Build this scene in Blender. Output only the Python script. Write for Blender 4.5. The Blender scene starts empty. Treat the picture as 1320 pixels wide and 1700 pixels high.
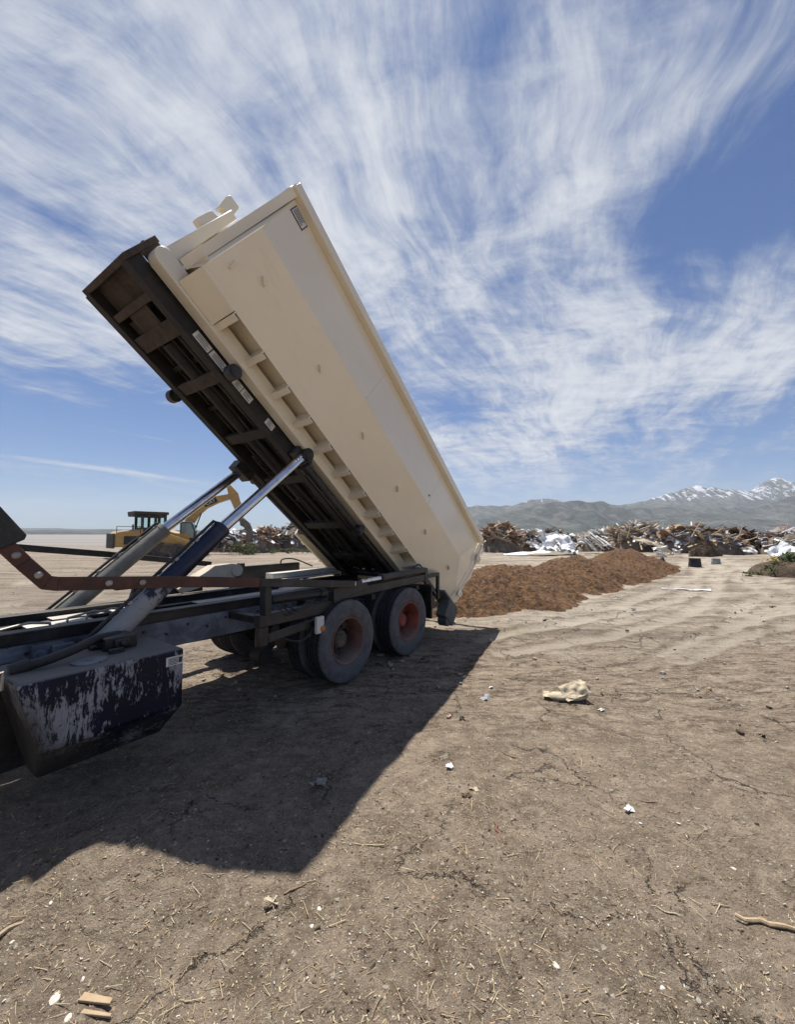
import bpy, bmesh, math, random
from math import sin, cos, radians as R, pi
from mathutils import Vector as Vec, Matrix, noise as mn, Euler
import numpy as np

S = bpy.context.scene
COL = S.collection
# ------------------------------------------------------------------ camera, sun, exposure
F, HZ, H = 661.0, 887.0, 1.87
cd = bpy.data.cameras.new('camera'); cam = bpy.data.objects.new('camera', cd); COL.objects.link(cam)
cd.sensor_fit = 'HORIZONTAL'; cd.sensor_width = 36; cd.lens = F / 1320 * 36
cd.clip_start = 0.05; cd.clip_end = 60000
PITCH = math.atan((HZ - 850) / F)
cam.location = (0, 0, H); cam.rotation_euler = (pi / 2 + PITCH, 0, 0)
S.camera = cam
S.view_settings.view_transform = 'Standard'; S.view_settings.look = 'None'
S.view_settings.exposure = 0.60; S.view_settings.gamma = 1
S.cycles.max_bounces = 6; S.cycles.diffuse_bounces = 4; S.cycles.glossy_bounces = 3
S.cycles.volume_bounces = 0; S.cycles.use_denoising = True
S.cycles.sample_clamp_indirect = 6

TH, TILT = R(55), R(38.5)
U = Vec((sin(R(35)), cos(R(35)), 0)); N = Vec((-cos(R(35)), sin(R(35)), 0)); Z = Vec((0, 0, 1))
SUNDIR = (U * .222 + N * .277 + Z).normalized()
SUN_EL = math.asin(SUNDIR.z); SUN_AZ = math.atan2(SUNDIR.x, SUNDIR.y)
sl = bpy.data.lights.new('sun', 'SUN'); sl.energy = 5.0; sl.angle = R(0.5); sl.color = (1, .955, .88)
sun = bpy.data.objects.new('sun', sl); COL.objects.link(sun)
sun.rotation_euler = SUNDIR.to_track_quat('Z', 'Y').to_euler(); sun.location = (0, 0, 30)


# ------------------------------------------------------------------ node helpers
class E:
    """a socket with arithmetic"""
    def __init__(s, g, k): s.g, s.k = g, k
    def _m(s, op, *a, clamp=False):
        n = s.g.nt.nodes.new('ShaderNodeMath'); n.operation = op; n.use_clamp = clamp
        for i, v in enumerate((s,) + a): s.g.put(n.inputs[i], v)
        return E(s.g, n.outputs[0])
    def __add__(s, o): return s._m('ADD', o)
    def __radd__(s, o): return s._m('ADD', o)
    def __sub__(s, o): return s._m('SUBTRACT', o)
    def __rsub__(s, o): return s.g.val(o)._m('SUBTRACT', s)
    def __mul__(s, o): return s._m('MULTIPLY', o)
    def __rmul__(s, o): return s._m('MULTIPLY', o)
    def __truediv__(s, o): return s._m('DIVIDE', o)
    def __neg__(s): return s._m('MULTIPLY', -1.0)
    def mx(s, o): return s._m('MAXIMUM', o)
    def mi(s, o): return s._m('MINIMUM', o)
    def exp(s): return s._m('EXPONENT')
    def ab(s): return s._m('ABSOLUTE')
    def pw(s, o): return s._m('POWER', o)
    def sat(s): return s._m('ADD', 0.0, clamp=True)
    def step(s, a, b):
        n = s.g.nt.nodes.new('ShaderNodeMapRange'); n.interpolation_type = 'SMOOTHSTEP'
        s.g.put(n.inputs['Value'], s)
        n.inputs['From Min'].default_value = a; n.inputs['From Max'].default_value = b
        return E(s.g, n.outputs['Result'])


class Gr:
    def __init__(s, nt): s.nt = nt
    def put(s, inp, v):
        if isinstance(v, E): s.nt.links.new(v.k, inp)
        else:
            if isinstance(v, (tuple, list)) and len(v) == 3 and inp.type == 'RGBA': v = (*v, 1)
            inp.default_value = v
    def val(s, x):
        n = s.nt.nodes.new('ShaderNodeValue'); n.outputs[0].default_value = x; return E(s, n.outputs[0])
    def coord(s, w='Object'):
        n = s.nt.nodes.new('ShaderNodeTexCoord'); return E(s, n.outputs[w])
    def sep(s, v):
        n = s.nt.nodes.new('ShaderNodeSeparateXYZ'); s.put(n.inputs[0], v); return [E(s, o) for o in n.outputs]
    def comb(s, x, y, z=0.0):
        n = s.nt.nodes.new('ShaderNodeCombineXYZ')
        for i, v in enumerate((x, y, z)): s.put(n.inputs[i], v)
        return E(s, n.outputs[0])
    def mapv(s, v, scale=(1, 1, 1), rot=(0, 0, 0), loc=(0, 0, 0)):
        n = s.nt.nodes.new('ShaderNodeMapping'); s.put(n.inputs[0], v)
        n.inputs['Scale'].default_value = scale; n.inputs['Rotation'].default_value = rot; n.inputs['Location'].default_value = loc
        return E(s, n.outputs[0])
    def vadd(s, a, b, k=1.0):
        n = s.nt.nodes.new('ShaderNodeVectorMath'); n.operation = 'MULTIPLY_ADD'
        s.put(n.inputs[0], b); n.inputs[1].default_value = (k, k, k); s.put(n.inputs[2], a)
        return E(s, n.outputs[0])
    def noise(s, v, scale=1., detail=4., rough=.55, dist=0., color=False):
        n = s.nt.nodes.new('ShaderNodeTexNoise'); s.put(n.inputs['Vector'], v)
        n.inputs['Scale'].default_value = scale; n.inputs['Detail'].default_value = detail
        n.inputs['Roughness'].default_value = rough; n.inputs['Distortion'].default_value = dist
        return E(s, n.outputs['Color' if color else 'Fac'])
    def voro(s, v, scale=1., feature='F1', out='Distance', rand=1.):
        n = s.nt.nodes.new('ShaderNodeTexVoronoi'); n.feature = feature; s.put(n.inputs['Vector'], v)
        n.inputs['Scale'].default_value = scale; n.inputs['Randomness'].default_value = rand
        return E(s, n.outputs[out])
    def mix(s, f, a, b):
        n = s.nt.nodes.new('ShaderNodeMix'); n.data_type = 'RGBA'
        s.put(n.inputs['Factor'], f); s.put(n.inputs['A'] if 0 else n.inputs[6], a); s.put(n.inputs[7], b)
        return E(s, n.outputs[2])
    def bump(s, h, dist=.01, strength=1.):
        n = s.nt.nodes.new('ShaderNodeBump'); s.put(n.inputs['Height'], h)
        n.inputs['Distance'].default_value = dist; n.inputs['Strength'].default_value = strength
        return E(s, n.outputs[0])
    def normal_z(s):
        n = s.nt.nodes.new('ShaderNodeNewGeometry'); return s.sep(E(s, n.outputs['Normal']))[2]
    def attr(s, name):
        n = s.nt.nodes.new('ShaderNodeAttribute'); n.attribute_name = name
        return E(s, n.outputs['Color']), E(s, n.outputs['Fac'])


MATS = {}
def mat(name, fn):
    m = bpy.data.materials.new(name); m.use_nodes = True
    b = m.node_tree.nodes['Principled BSDF']; g = Gr(m.node_tree)
    def out(**k):
        for key, v in k.items(): g.put(b.inputs[key.replace('_', ' ')], v)
    fn(g, out); MATS[name] = m; return m


# ------------------------------------------------------------------ world: sky and cirrus
w = bpy.data.worlds.new('World'); S.world = w; w.use_nodes = True
def build_world():
    g = Gr(w.node_tree); nt = w.node_tree
    bg = nt.nodes['Background']
    sk = nt.nodes.new('ShaderNodeTexSky'); sk.sky_type = 'NISHITA'; sk.sun_disc = False
    sk.sun_elevation = SUN_EL; sk.sun_rotation = SUN_AZ; sk.altitude = 1400
    sk.air_density = 1.15; sk.dust_density = .7; sk.ozone_density = 2.4
    x, y, z = g.sep(g.coord('Generated'))
    zz = z.mx(0.0) + 0.10
    px, py = x / zz, y / zz
    P = g.comb(px, py)
    warp = g.noise(P, .9, 3, .5, color=True)
    Pw = g.vadd(P, warp, .55)
    Ps = g.mapv(Pw, rot=(0, 0, R(28)))              # turn so that the streaks run along y
    n1 = g.noise(g.mapv(Ps, (2.6, .60, 1)), 1.0, 8, .62, .55)
    n2 = g.noise(g.mapv(Ps, (5.5, 1.9, 1), loc=(3, 1, 0)), 1.0, 8, .66, .7)
    n3 = g.noise(g.mapv(Pw, (5.5, 9.0, 1), rot=(0, 0, R(20))), 1.0, 5, .6, .3)
    n4 = g.noise(g.mapv(Pw, (1.7, 1.7, 1), loc=(5, 2, 0)), 1.0, 7, .64, .9)
    n5 = g.noise(g.mapv(Ps, (17., 2.6, 1), loc=(8, 3, 0)), 1.0, 6, .70, .6)
    cov = g.val(BASE)
    for (bx, by, wgt, sx, sy, rot) in BLOBS:
        dx, dy = px - bx, py - by
        c, s_ = cos(R(rot)), sin(R(rot))
        a = (dx * c + dy * s_) / sx; b = (dy * c - dx * s_) / sy
        cov = cov + (-(a * a + b * b)).exp() * wgt
    d = (n1 * 1.15 + n2 * .65 + n3 * .60 + n4 * .55 + n5 * .34 - 1.645) * 2.05 + cov
    dens = d.step(-.28, 1.12)
    thin = (z * 5.0).sat()
    col = g.mix((d * .5).sat(), (5.0, 5.5, 6.5), (9.6, 9.75, 10.0))
    vm = nt.nodes.new('ShaderNodeVectorMath'); vm.operation = 'MULTIPLY'; nt.links.new(sk.outputs[0], vm.inputs[0]); vm.inputs[1].default_value = (.41, .655, .96)
    sky = g.mix(dens * .95 * thin, E(g, vm.outputs[0]), col)
    g.put(bg.inputs[0], sky); bg.inputs[1].default_value = .061
BASE = .07
BLOBS = [  # places of the cloud sheets on the sky plane: x, y, weight, half sizes, turn
    (-.1, 1.0, .50, .75, .70, 0),
    (-1.25, 1.50, .62, 1.05, .40, 26),
    (-2.0, 2.75, -1.1, 1.3, .60, 26),
    (-2.5, 3.5, 1.0, .8, .10, 54), (-1.75, 2.7, .85, .45, .05, 49),
    (1.3, 1.65, .80, 1.0, .62, -25),
    (.95, 2.9, .70, .75, 1.0, 0),
    (.50, .92, .35, .42, .07, -53),
    (.86, .98, -.85, .24, .28, 20),
    (.36, 2.35, -.80, .17, .24, 0),
    (-.1, .45, .10, .6, .3, 0),
    (-.95, .85, .30, .55, .5, 0),
    (1.25, .62, .28, .3, .2, -50), (1.5, 4.4, .50, 1.3, 1.0, 0), (.3, 4.6, .35, .7, .9, 0),
]
build_world()


# ------------------------------------------------------------------ mesh builder
def rnd(a, b): return random.uniform(a, b)

class MB:
    def __init__(s): s.v, s.f, s.m, s.k = [], [], [], []
    def mark(s): s.k.append((len(s.v), len(s.f))); return s
    def add(s, vs, fs, mi=0):
        o = len(s.v); s.v += [tuple(p) for p in vs]; s.f += [tuple(i + o for i in f) for f in fs]; s.m += [mi] * len(fs); return s
    def box(s, lo, hi, mi=0):
        (x0, y0, z0), (x1, y1, z1) = lo, hi
        return s.hexa([(x0, y0, z0), (x1, y0, z0), (x1, y1, z0), (x0, y1, z0), (x0, y0, z1), (x1, y0, z1), (x1, y1, z1), (x0, y1, z1)], mi)
    def hexa(s, vs, mi=0):
        return s.add(vs, [(0, 3, 2, 1), (4, 5, 6, 7), (0, 1, 5, 4), (1, 2, 6, 5), (2, 3, 7, 6), (3, 0, 4, 7)], mi)
    def beam(s, p, q, w, h, up=(0, 0, 1), mi=0):
        p, q = Vec(p), Vec(q); d = (q - p).normalized(); sd = d.cross(Vec(up))
        if sd.length < 1e-4: sd = d.cross(Vec((1, 0, 0)))
        sd.normalize(); u = sd.cross(d).normalized()
        c = []
        for e in (p, q): c.append([e + sd * (w / 2 * a) + u * (h / 2 * b) for a, b in ((-1, -1), (1, -1), (1, 1), (-1, 1))])
        return s.add(c[0] + c[1], [(3, 2, 1, 0), (4, 5, 6, 7), (0, 1, 5, 4), (1, 2, 6, 5), (2, 3, 7, 6), (3, 0, 4, 7)], mi)
    def cyl(s, p, q, r, n=20, r2=None, mi=0, cap=True):
        p, q = Vec(p), Vec(q); d = (q - p).normalized(); r2 = r if r2 is None else r2
        a = d.orthogonal().normalized(); b = d.cross(a)
        vs = [p + (a * cos(2 * pi * i / n) + b * sin(2 * pi * i / n)) * r for i in range(n)] + \
             [q + (a * cos(2 * pi * i / n) + b * sin(2 * pi * i / n)) * r2 for i in range(n)]
        fs = [(i, (i + 1) % n, n + (i + 1) % n, n + i) for i in range(n)]
        if cap: fs += [tuple(range(n - 1, -1, -1)), tuple(range(n, 2 * n))]
        return s.add(vs, fs, mi)
    def lathe(s, c, axis, prof, n=40, mi=0, closed=False):
        """prof: (distance along axis, radius)"""
        c, d = Vec(c), Vec(axis).normalized(); a = d.orthogonal().normalized(); b = d.cross(a)
        vs, fs = [], []
        for t, r in prof:
            for i in range(n): vs.append(c + d * t + (a * cos(2 * pi * i / n) + b * sin(2 * pi * i / n)) * r)
        k = len(prof)
        for j in range(k if closed else k - 1):
            j2 = (j + 1) % k
            for i in range(n): fs.append((j * n + i, j * n + (i + 1) % n, j2 * n + (i + 1) % n, j2 * n + i))
        return s.add(vs, fs, mi)
    def prism(s, poly, off, mi=0):
        off = Vec(off); n = len(poly); vs = [Vec(p) for p in poly] + [Vec(p) + off for p in poly]
        return s.add(vs, [tuple(range(n - 1, -1, -1)), tuple(range(n, 2 * n))] + [(i, (i + 1) % n, n + (i + 1) % n, n + i) for i in range(n)], mi)
    def tube(s, pts, r, n=8, mi=0):
        pts = [Vec(p) for p in pts]; vs, fs = [], []; pa = None
        for i, p in enumerate(pts):
            d = (pts[min(i + 1, len(pts) - 1)] - pts[max(i - 1, 0)]).normalized()
            a = d.orthogonal().normalized() if pa is None else (pa - d * pa.dot(d)).normalized()
            pa = a; b = d.cross(a); rr = r[i] if isinstance(r, (list, tuple)) else r
            vs += [p + (a * cos(2 * pi * k / n) + b * sin(2 * pi * k / n)) * rr for k in range(n)]
        for i in range(len(pts) - 1):
            for k in range(n): fs.append((i * n + k, i * n + (k + 1) % n, (i + 1) * n + (k + 1) % n, (i + 1) * n + k))
        fs += [tuple(range(n - 1, -1, -1)), tuple(range((len(pts) - 1) * n, len(pts) * n))]
        return s.add(vs, fs, mi)
    def each(s, name, mats, parent=None, **kw):
        """one object per marked piece"""
        k = s.k + [(len(s.v), len(s.f))]; out = []
        for (v0, f0), (v1, f1) in zip(k, k[1:]):
            p = MB(); p.v = s.v[v0:v1]; p.f = [tuple(i - v0 for i in f) for f in s.f[f0:f1]]; p.m = s.m[f0:f1]
            out.append(p.build(name, mats, parent, **kw))
        return out
    def build(s, name, mats, parent=None, bevel=0., smooth=True, ang=35, off=(0, 0, 0), fix=True):
        me = bpy.data.meshes.new(name)
        ox = Vec(off); me.from_pydata([tuple(Vec(p) - ox) for p in s.v], [], s.f)
        for m in (mats if isinstance(mats, (list, tuple)) else [mats]): me.materials.append(MATS[m])
        me.polygons.foreach_set('material_index', s.m)
        if fix:
            bm = bmesh.new(); bm.from_mesh(me); bmesh.ops.recalc_face_normals(bm, faces=bm.faces); bm.to_mesh(me); bm.free()
        if smooth:
            me.polygons.foreach_set('use_smooth', [True] * len(me.polygons)); me.set_sharp_from_angle(angle=R(ang))
        me.update()
        o = bpy.data.objects.new(name, me); COL.objects.link(o)
        if parent: o.parent = parent
        if bevel:
            b = o.modifiers.new('bevel', 'BEVEL'); b.width = bevel; b.segments = 2; b.limit_method = 'ANGLE'; b.angle_limit = R(40)
        return o

def smoothpts(pts, k=6):
    pts = [Vec(p) for p in pts]; out = []
    for i in range(len(pts) - 1):
        p0, p1, p2, p3 = pts[max(i - 1, 0)], pts[i], pts[i + 1], pts[min(i + 2, len(pts) - 1)]
        for j in range(k):
            t = j / k
            out.append(.5 * ((2 * p1) + (p2 - p0) * t + (2 * p0 - 5 * p1 + 4 * p2 - p3) * t * t + (3 * p1 - p0 - 3 * p2 + p3) * t ** 3))
    return out + [pts[-1]]

def tag(o, label=None, cat=None, group=None, kind=None):
    if label: o['label'] = label
    if cat: o['category'] = cat
    if group: o['group'] = group
    if kind: o['kind'] = kind
    return o
def empty(name, loc, rot=(0, 0, 0), parent=None):
    o = bpy.data.objects.new(name, None); COL.objects.link(o); o.location = loc; o.rotation_euler = rot
    o.empty_display_size = .2
    if parent: o.parent = parent
    return o
def copy_tree(o, parent=None):
    c = o.copy(); COL.objects.link(c); c.parent = parent
    for ch in list(o.children): copy_tree(ch, c)
    return c
def ray(px, py):
    d = Vec(((px - 660) / F, 1, -(py - 850) / F)); c, s_ = cos(PITCH), sin(PITCH)
    return Vec((d.x, d.y * c - d.z * s_, d.y * s_ + d.z * c))
def ground_at(px, py, z=0.):
    d = ray(px, py); t = (z - H) / d.z; return Vec((d.x * t, d.y * t, z))
def at_depth(px, py, Y):
    d = ray(px, py); t = Y / d.y; return Vec((d.x * t, Y, H + d.z * t))


# ------------------------------------------------------------------ materials
def m_dirt(g, out):
    P = g.coord('Object')
    x, y, z = g.sep(P)
    Wp = g.vadd(P, g.noise(P, .5, 2, .5, color=True), .8)
    Wf = g.vadd(P, g.noise(P, 34, 2, .5, color=True), .022)
    big = g.noise(Wp, .35, 4, .6)
    mid = g.noise(P, 2.2, 6, .62, .4)
    fine = g.noise(P, 22, 7, .72)
    grit = g.noise(P, 95, 3, .7)
    mott = g.noise(Wp, 7.5, 7, .72, .6); clump = g.noise(P, 38, 6, .78)
    # the pale, dry, driven-over stretch beyond and the damper soil in front
    tr = g.noise(g.mapv(Wp, (.16, 1.5, 1), rot=(0, 0, R(-14))), 1., 5, .6, .2)
    tr2 = g.noise(g.mapv(Wp, (.10, 2.6, 1), rot=(0, 0, R(28))), 1., 4, .6, .3)
    far = (y + big * 6.0 + (mid - .5) * 4.0 - 3.4).step(4.4, 9.5)
    damp = g.mix(mid.step(.3, .72), (.235, .182, .132), (.37, .293, .219))
    damp = g.mix(mott.step(.48, .66) * .62, damp, (.145, .104, .070))
    damp = g.mix((1.0 - mott.step(.36, .47)) * .6, damp, (.48, .385, .29))
    damp = g.mix(fine.step(.46, .72) * .6, damp, (.50, .40, .30))
    damp = g.mix(clump.step(.54, .65) * .5, damp, (.062, .044, .030))
    damp = g.mix((1.0 - grit.step(.26, .46)) * .6, damp, (.06, .043, .030))
    sk = g.noise(g.mapv(Wp, (2.4, 8.5, 1), rot=(0, 0, R(-9))), 1., 9, .82, .5)
    sk2 = g.noise(g.mapv(Wp, (4.2, 15., 1), rot=(0, 0, R(12)), loc=(4, 2, 0)), 1., 8, .82, .5)
    midd = (y - 2.6).step(0, 2.5)
    damp = g.mix(sk.step(.51, .57) * midd * .85, damp, (.080, .058, .040))
    damp = g.mix((1.0 - sk.step(.38, .45)) * midd * .75, damp, (.47, .40, .31))
    damp = g.mix(sk2.step(.54, .61) * midd * .6, damp, (.075, .055, .038))
    rut = (x * .6 + 1.0).step(-6.0, 4.0)
    dry = g.mix(((tr - .5) * (rut * .8 + .2) + .5).step(.38, .60), (.150, .118, .086), (.46, .40, .325))
    dry = g.mix(g.noise(g.mapv(Wp, (.9, 5.5, 1), rot=(0, 0, R(-14))), 1., 8, .76, .4).step(.48, .62) * (rut * .75), dry, (.125, .096, .069))
    dry = g.mix(tr2.step(.50, .66) * .55, dry, (.20, .158, .115))
    dry = g.mix(fine.step(.4, .75) * .5, dry, (.38, .325, .255))
    dry = g.mix(mott.step(.50, .68) * .45 * rut, dry, (.11, .084, .060))
    dry = g.mix(sk.step(.52, .60) * (rut * .55 + .15), dry, (.12, .092, .066))
    dry = g.mix((1.0 - sk2.step(.39, .46)) * .5, dry, (.50, .44, .36))
    dry = g.mix((1.0 - rut) * (.55 + mott * .5), dry, g.mix(tr.step(.36, .62), (.155, .122, .092), (.27, .222, .175)))
    c = g.mix(far, damp, dry)
    col_, rt = g.attr('rut')
    c = g.mix((rt.mx(0.0) * (mott * 1.4 + .0)).sat() * .9, c, (.43, .375, .30))
    c = g.mix(((-rt).mx(0.0) * (mott * 1.6 - .1)).sat() * .75, c, (.12, .092, .067))
    pale = g.noise(Wp, 1.9, 8, .72, .8)
    c = g.mix(pale.step(.655, .685) * (mott * .6 + .4), c, (.46, .395, .315))
    c = g.mix(pale.step(.628, .646) * (1.0 - pale.step(.650, .675)) * mott.step(.42, .55) * .85, c, (.035, .026, .019))
    st = g.noise(g.vadd(P, g.noise(P, 3., 2, .5, color=True), .25), 4.3, 8, .76)
    c = g.mix(st.step(.58, .70) * .42, c, (.075, .054, .037))
    cr = g.voro(g.vadd(P, g.noise(P, 2.6, 6, .7, color=True), .5), 1.2, 'DISTANCE_TO_EDGE')
    crm = (1.0 - cr.step(.001, .012)) * g.noise(P, 1.3, 4, .6).step(.47, .58)
    c = g.mix(crm * .75, c, (.030, .022, .016))
    # fragments trodden into the soil
    for sc, lo, tone in ((62, .80, (.47, .40, .29)), (120, .76, (.44, .38, .29)), (48, .86, (.10, .060, .035)), (27, .93, (.52, .47, .38))):
        dd = g.voro(Wf, sc); rc = g.sep(g.voro(Wf, sc, out='Color'))[0]
        c = g.mix((1.0 - dd.step(.22, .34)) * rc.step(lo, lo + .03) * (1.0 - far * .6), c, tone)
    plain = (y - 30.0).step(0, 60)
    c = g.mix(plain, c, g.mix(g.noise(g.mapv(P, (.01, .05, 1)), 1., 5, .6).step(.35, .7), (.195, .182, .172), (.275, .262, .25)))  # far soil greyed with distance: dust haze put into the ground colour
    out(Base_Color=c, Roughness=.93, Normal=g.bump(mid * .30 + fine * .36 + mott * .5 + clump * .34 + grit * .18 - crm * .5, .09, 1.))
    out(**{'Specular_IOR_Level': .2})
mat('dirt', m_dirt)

def grimy(name, c1, c2, scale=6., dust=(.19, .16, .125), amt=.45, rough=.55, metal=0., bump=.004, chips=None):
    def fn(g, out):
        P = g.coord('Object')
        n = g.noise(P, scale, 7, .65, .5); n2 = g.noise(P, scale * .35, 5, .6, .8); n3 = g.noise(P, scale * 7, 4, .65)
        c = g.mix(n.step(.35, .68), c1, c2)
        up = g.normal_z().step(.25, .95)
        d = ((n2.step(.42, .72) * .55 + n3.step(.45, .75) * .25 + up * .55 - .12) * amt * 2.0).sat()
        c = g.mix(d, c, dust)
        if chips: c = g.mix(g.noise(P, scale * 3.1, 6, .7, .3).step(.63, .67), c, chips)
        out(Base_Color=c, Metallic=metal, Roughness=(n * .3 + (rough - .1) + d * .25).sat(), Normal=g.bump(n3 * .6 + n * .5, bump, .7))
    return mat(name, fn)
grimy('black_steel', (.006, .006, .007), (.020, .019, .020), 7, amt=.20, rough=.42)
grimy('hoist_steel', (.005, .005, .005), (.022, .019, .017), 5, dust=(.085, .068, .054), amt=.28, rough=.6)
grimy('rusty_plate', (.026, .018, .014), (.075, .050, .037), 6, dust=(.125, .10, .08), amt=.5, rough=.75, chips=(.02, .015, .012))
grimy('frame_paint', (.07, .082, .11), (.20, .22, .26), 4, dust=(.20, .19, .175), amt=.38, rough=.5, chips=(.012, .012, .016))
grimy('rust_arm', (.055, .021, .013), (.10, .040, .024), 5, dust=(.05, .03, .022), amt=.4, rough=.6)
grimy('bolt_metal', (.30, .28, .25), (.45, .42, .38), 12, amt=.3, rough=.4, metal=.7)
grimy('pale_barrel', (.17, .168, .145), (.25, .245, .215), 4, dust=(.10, .092, .078), amt=.5, rough=.45, chips=(.09, .08, .07))
grimy('rubber', (.070, .071, .078), (.115, .114, .119), 9, dust=(.16, .148, .135), amt=.50, rough=.85, bump=.006)
grimy('tread_rubber', (.012, .012, .016), (.026, .026, .032), 9, dust=(.085, .075, .065), amt=.28, rough=.85, bump=.01)
grimy('red_rim', (.20, .045, .034), (.30, .085, .062), 6, dust=(.22, .17, .14), amt=.5, rough=.6)
grimy('dusty_rim', (.15, .05, .038), (.17, .10, .08), 5, dust=(.22, .175, .14), amt=.85, rough=.75)
grimy('dusty_hub', (.07, .055, .045), (.14, .11, .09), 8, dust=(.22, .18, .14), amt=.5, rough=.8)
grimy('white_metal', (.50, .49, .46), (.62, .61, .58), 6, dust=(.33, .29, .23), amt=.3, rough=.5)
grimy('cream_bracket', (.48, .44, .36), (.58, .54, .45), 6, dust=(.33, .27, .2), amt=.4, rough=.6, chips=(.12, .06, .035))
grimy('machine_yellow', (.44, .26, .07), (.52, .32, .11), 3, dust=(.30, .235, .165), amt=.55, rough=.5)
grimy('machine_black', (.02, .02, .02), (.05, .048, .045), 4, dust=(.16, .14, .115), amt=.5, rough=.6)
grimy('track_steel', (.05, .043, .037), (.10, .085, .07), 5, dust=(.24, .20, .155), amt=.7, rough=.8)
grimy('bucket_steel', (.10, .09, .08), (.20, .18, .16), 4, amt=.5, rough=.6)
grimy('label_white', (.55, .55, .53), (.66, .66, .64), 14, dust=(.30, .27, .23), amt=.3, rough=.5)
grimy('ink', (.02, .02, .025), (.04, .04, .045), 9, amt=.1)
grimy('amber', (.45, .13, .02), (.55, .2, .04), 9, amt=.4)
grimy('hose_rubber', (.012, .012, .012), (.026, .026, .026), 9, dust=(.10, .09, .075), amt=.35, rough=.6)
grimy('dark_gate', (.055, .062, .062), (.10, .11, .108), 5, dust=(.20, .18, .15), amt=.3, rough=.6)

def m_barrel_blue(g, out):
    P = g.coord('Object'); x, y, z = g.sep(P)
    n = g.noise(P, 5, 7, .68, .5); n2 = g.noise(P, 19, 5, .7)
    worn = ((n - .5) * 1.6 + (n2 - .5) * .9 + (1.52 - z) * 2.2)
    c = g.mix(worn.step(.30, .52), (.007, .010, .034), (.30, .305, .31))
    c = g.mix(g.noise(P, 2.4, 5, .6).step(.5, .75) * .3, c, (.10, .09, .08))
    out(Base_Color=c, Roughness=(worn.step(.2, .5) * .3 + .32), Normal=g.bump(n2, .002, .5))
mat('barrel_blue', m_barrel_blue)
def m_chrome(g, out):
    P = g.coord('Object'); n = g.noise(P, 7, 5, .6)
    out(Base_Color=g.mix(n.step(.4, .8), (.66, .68, .74), (.42, .43, .47)), Metallic=1.0, Roughness=(n * .16 + .12))
mat('chrome_rod', m_chrome)
def m_tank(g, out):
    P = g.coord('Object'); x, y, z = g.sep(P)
    Q = g.vadd(P, g.noise(P, 6, 3, .6, color=True), .05)
    sc = g.noise(g.mapv(Q, (30, 30, 6.0)), 1., 9, .82, .6)
    sc2 = g.noise(g.mapv(Q, (46, 46, 11.)), 1., 5, .7, .3)
    pat = g.noise(g.mapv(P, (3.4, 3.4, 3.0), loc=(1.7, 0, .4)), 1., 4, .55)
    m = (sc * 1.25 + sc2 * .85 + pat * 1.0 - 1.50)
    front = 1.0 - g.normal_z().ab().step(.75, .95)
    chip = m.step(.12, .15) * front * (z + 4.0).step(0, 1)
    c = g.mix(g.noise(P, 3, 5, .6).step(.4, .7), (.003, .004, .014), (.006, .008, .030))
    c = g.mix(chip, c, g.mix(sc2, (.11, .115, .13), (.33, .345, .37)))
    low = ((.52 - z) * 1.9 + (g.noise(P, 4, 6, .65) - .5) * 1.3 + (-3.4 - x) * 1.9)
    c = g.mix(low.step(.0, .85) * .9, c, (.042, .040, .038))
    up = g.normal_z().step(.4, .9)
    c = g.mix(up * (g.noise(P, 5, 6, .65) * .5 + .55).sat(), c, (.20, .185, .165))
    out(Base_Color=c, Roughness=(low.step(0, .8) * .25 + up * .25 + .42 + chip * .1), Normal=g.bump(chip * -.4 + sc2 * .3, .003, .7))
    out(**{'Specular_IOR_Level': .22})
mat('tank_paint', m_tank)

def m_cream(g, out):
    P = g.coord('Object')
    n = g.noise(P, .9, 5, .6, .5); f = g.noise(P, 14, 5, .7)
    c = g.mix(n.step(.3, .7), (.715, .64, .49), (.755, .685, .54))
    c = g.mix(f.step(.58, .8) * .18, c, (.48, .41, .30))
    sm = g.noise(g.mapv(P, (.7, 3, 3)), 2., 6, .65, .6)
    c = g.mix(sm.step(.58, .72) * .28, c, (.63, .54, .39))
    out(Base_Color=c, Roughness=(sm * .22 + .26), Normal=g.bump(g.noise(P, 1.6, 3, .5), .030, .45))
    out(**{'Coat_Weight': .8, 'Coat_Roughness': .12, 'Coat_IOR': 1.7})
    out(**{'Specular_IOR_Level': .5})
mat('cream_paint', m_cream)
def m_mulch(g, out):
    P = g.coord('Object'); col, fac = g.attr('tint')
    n = g.noise(P, 9, 6, .7); n2 = g.noise(P, 1.1, 4, .6)
    c = g.mix(n.step(.3, .72), (.045, .021, .009), (.285, .142, .052))
    c = g.mix(fac, c, g.mix(g.noise(P, 31, 3, .6).step(.35, .65), (.16, .07, .024), (.60, .37, .17)))
    c = g.mix(n2.step(.5, .72) * .45, c, (.12, .058, .025))
    out(Base_Color=c, Roughness=.9, Normal=g.bump(g.noise(P, 26, 5, .7) + g.noise(P, 8, 4, .7) * 1.5, .10, 1.))
mat('mulch', m_mulch)
def flat(name, c1, c2, scale=3., rough=.85, bump=.01, spec=.3, detail=5):
    def fn(g, out):
        P = g.coord('Object'); n = g.noise(P, scale, detail, .65, .4)
        out(Base_Color=g.mix(n.step(.32, .7), c1, c2), Roughness=rough, Normal=g.bump(g.noise(P, scale * 4, 4, .6), bump, .7))
        out(**{'Specular_IOR_Level': spec})
    return mat(name, fn)
flat('wood_tan', (.33, .24, .145), (.47, .37, .25), 5)
flat('wood_brown', (.19, .125, .085), (.31, .215, .145), 4)
flat('wood_grey', (.22, .20, .175), (.35, .32, .28), 4)
flat('white_sheet', (.66, .66, .66), (.80, .80, .80), 2, .6)
flat('dark_sheet', (.02, .02, .022), (.06, .06, .062), 2, .6)
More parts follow.
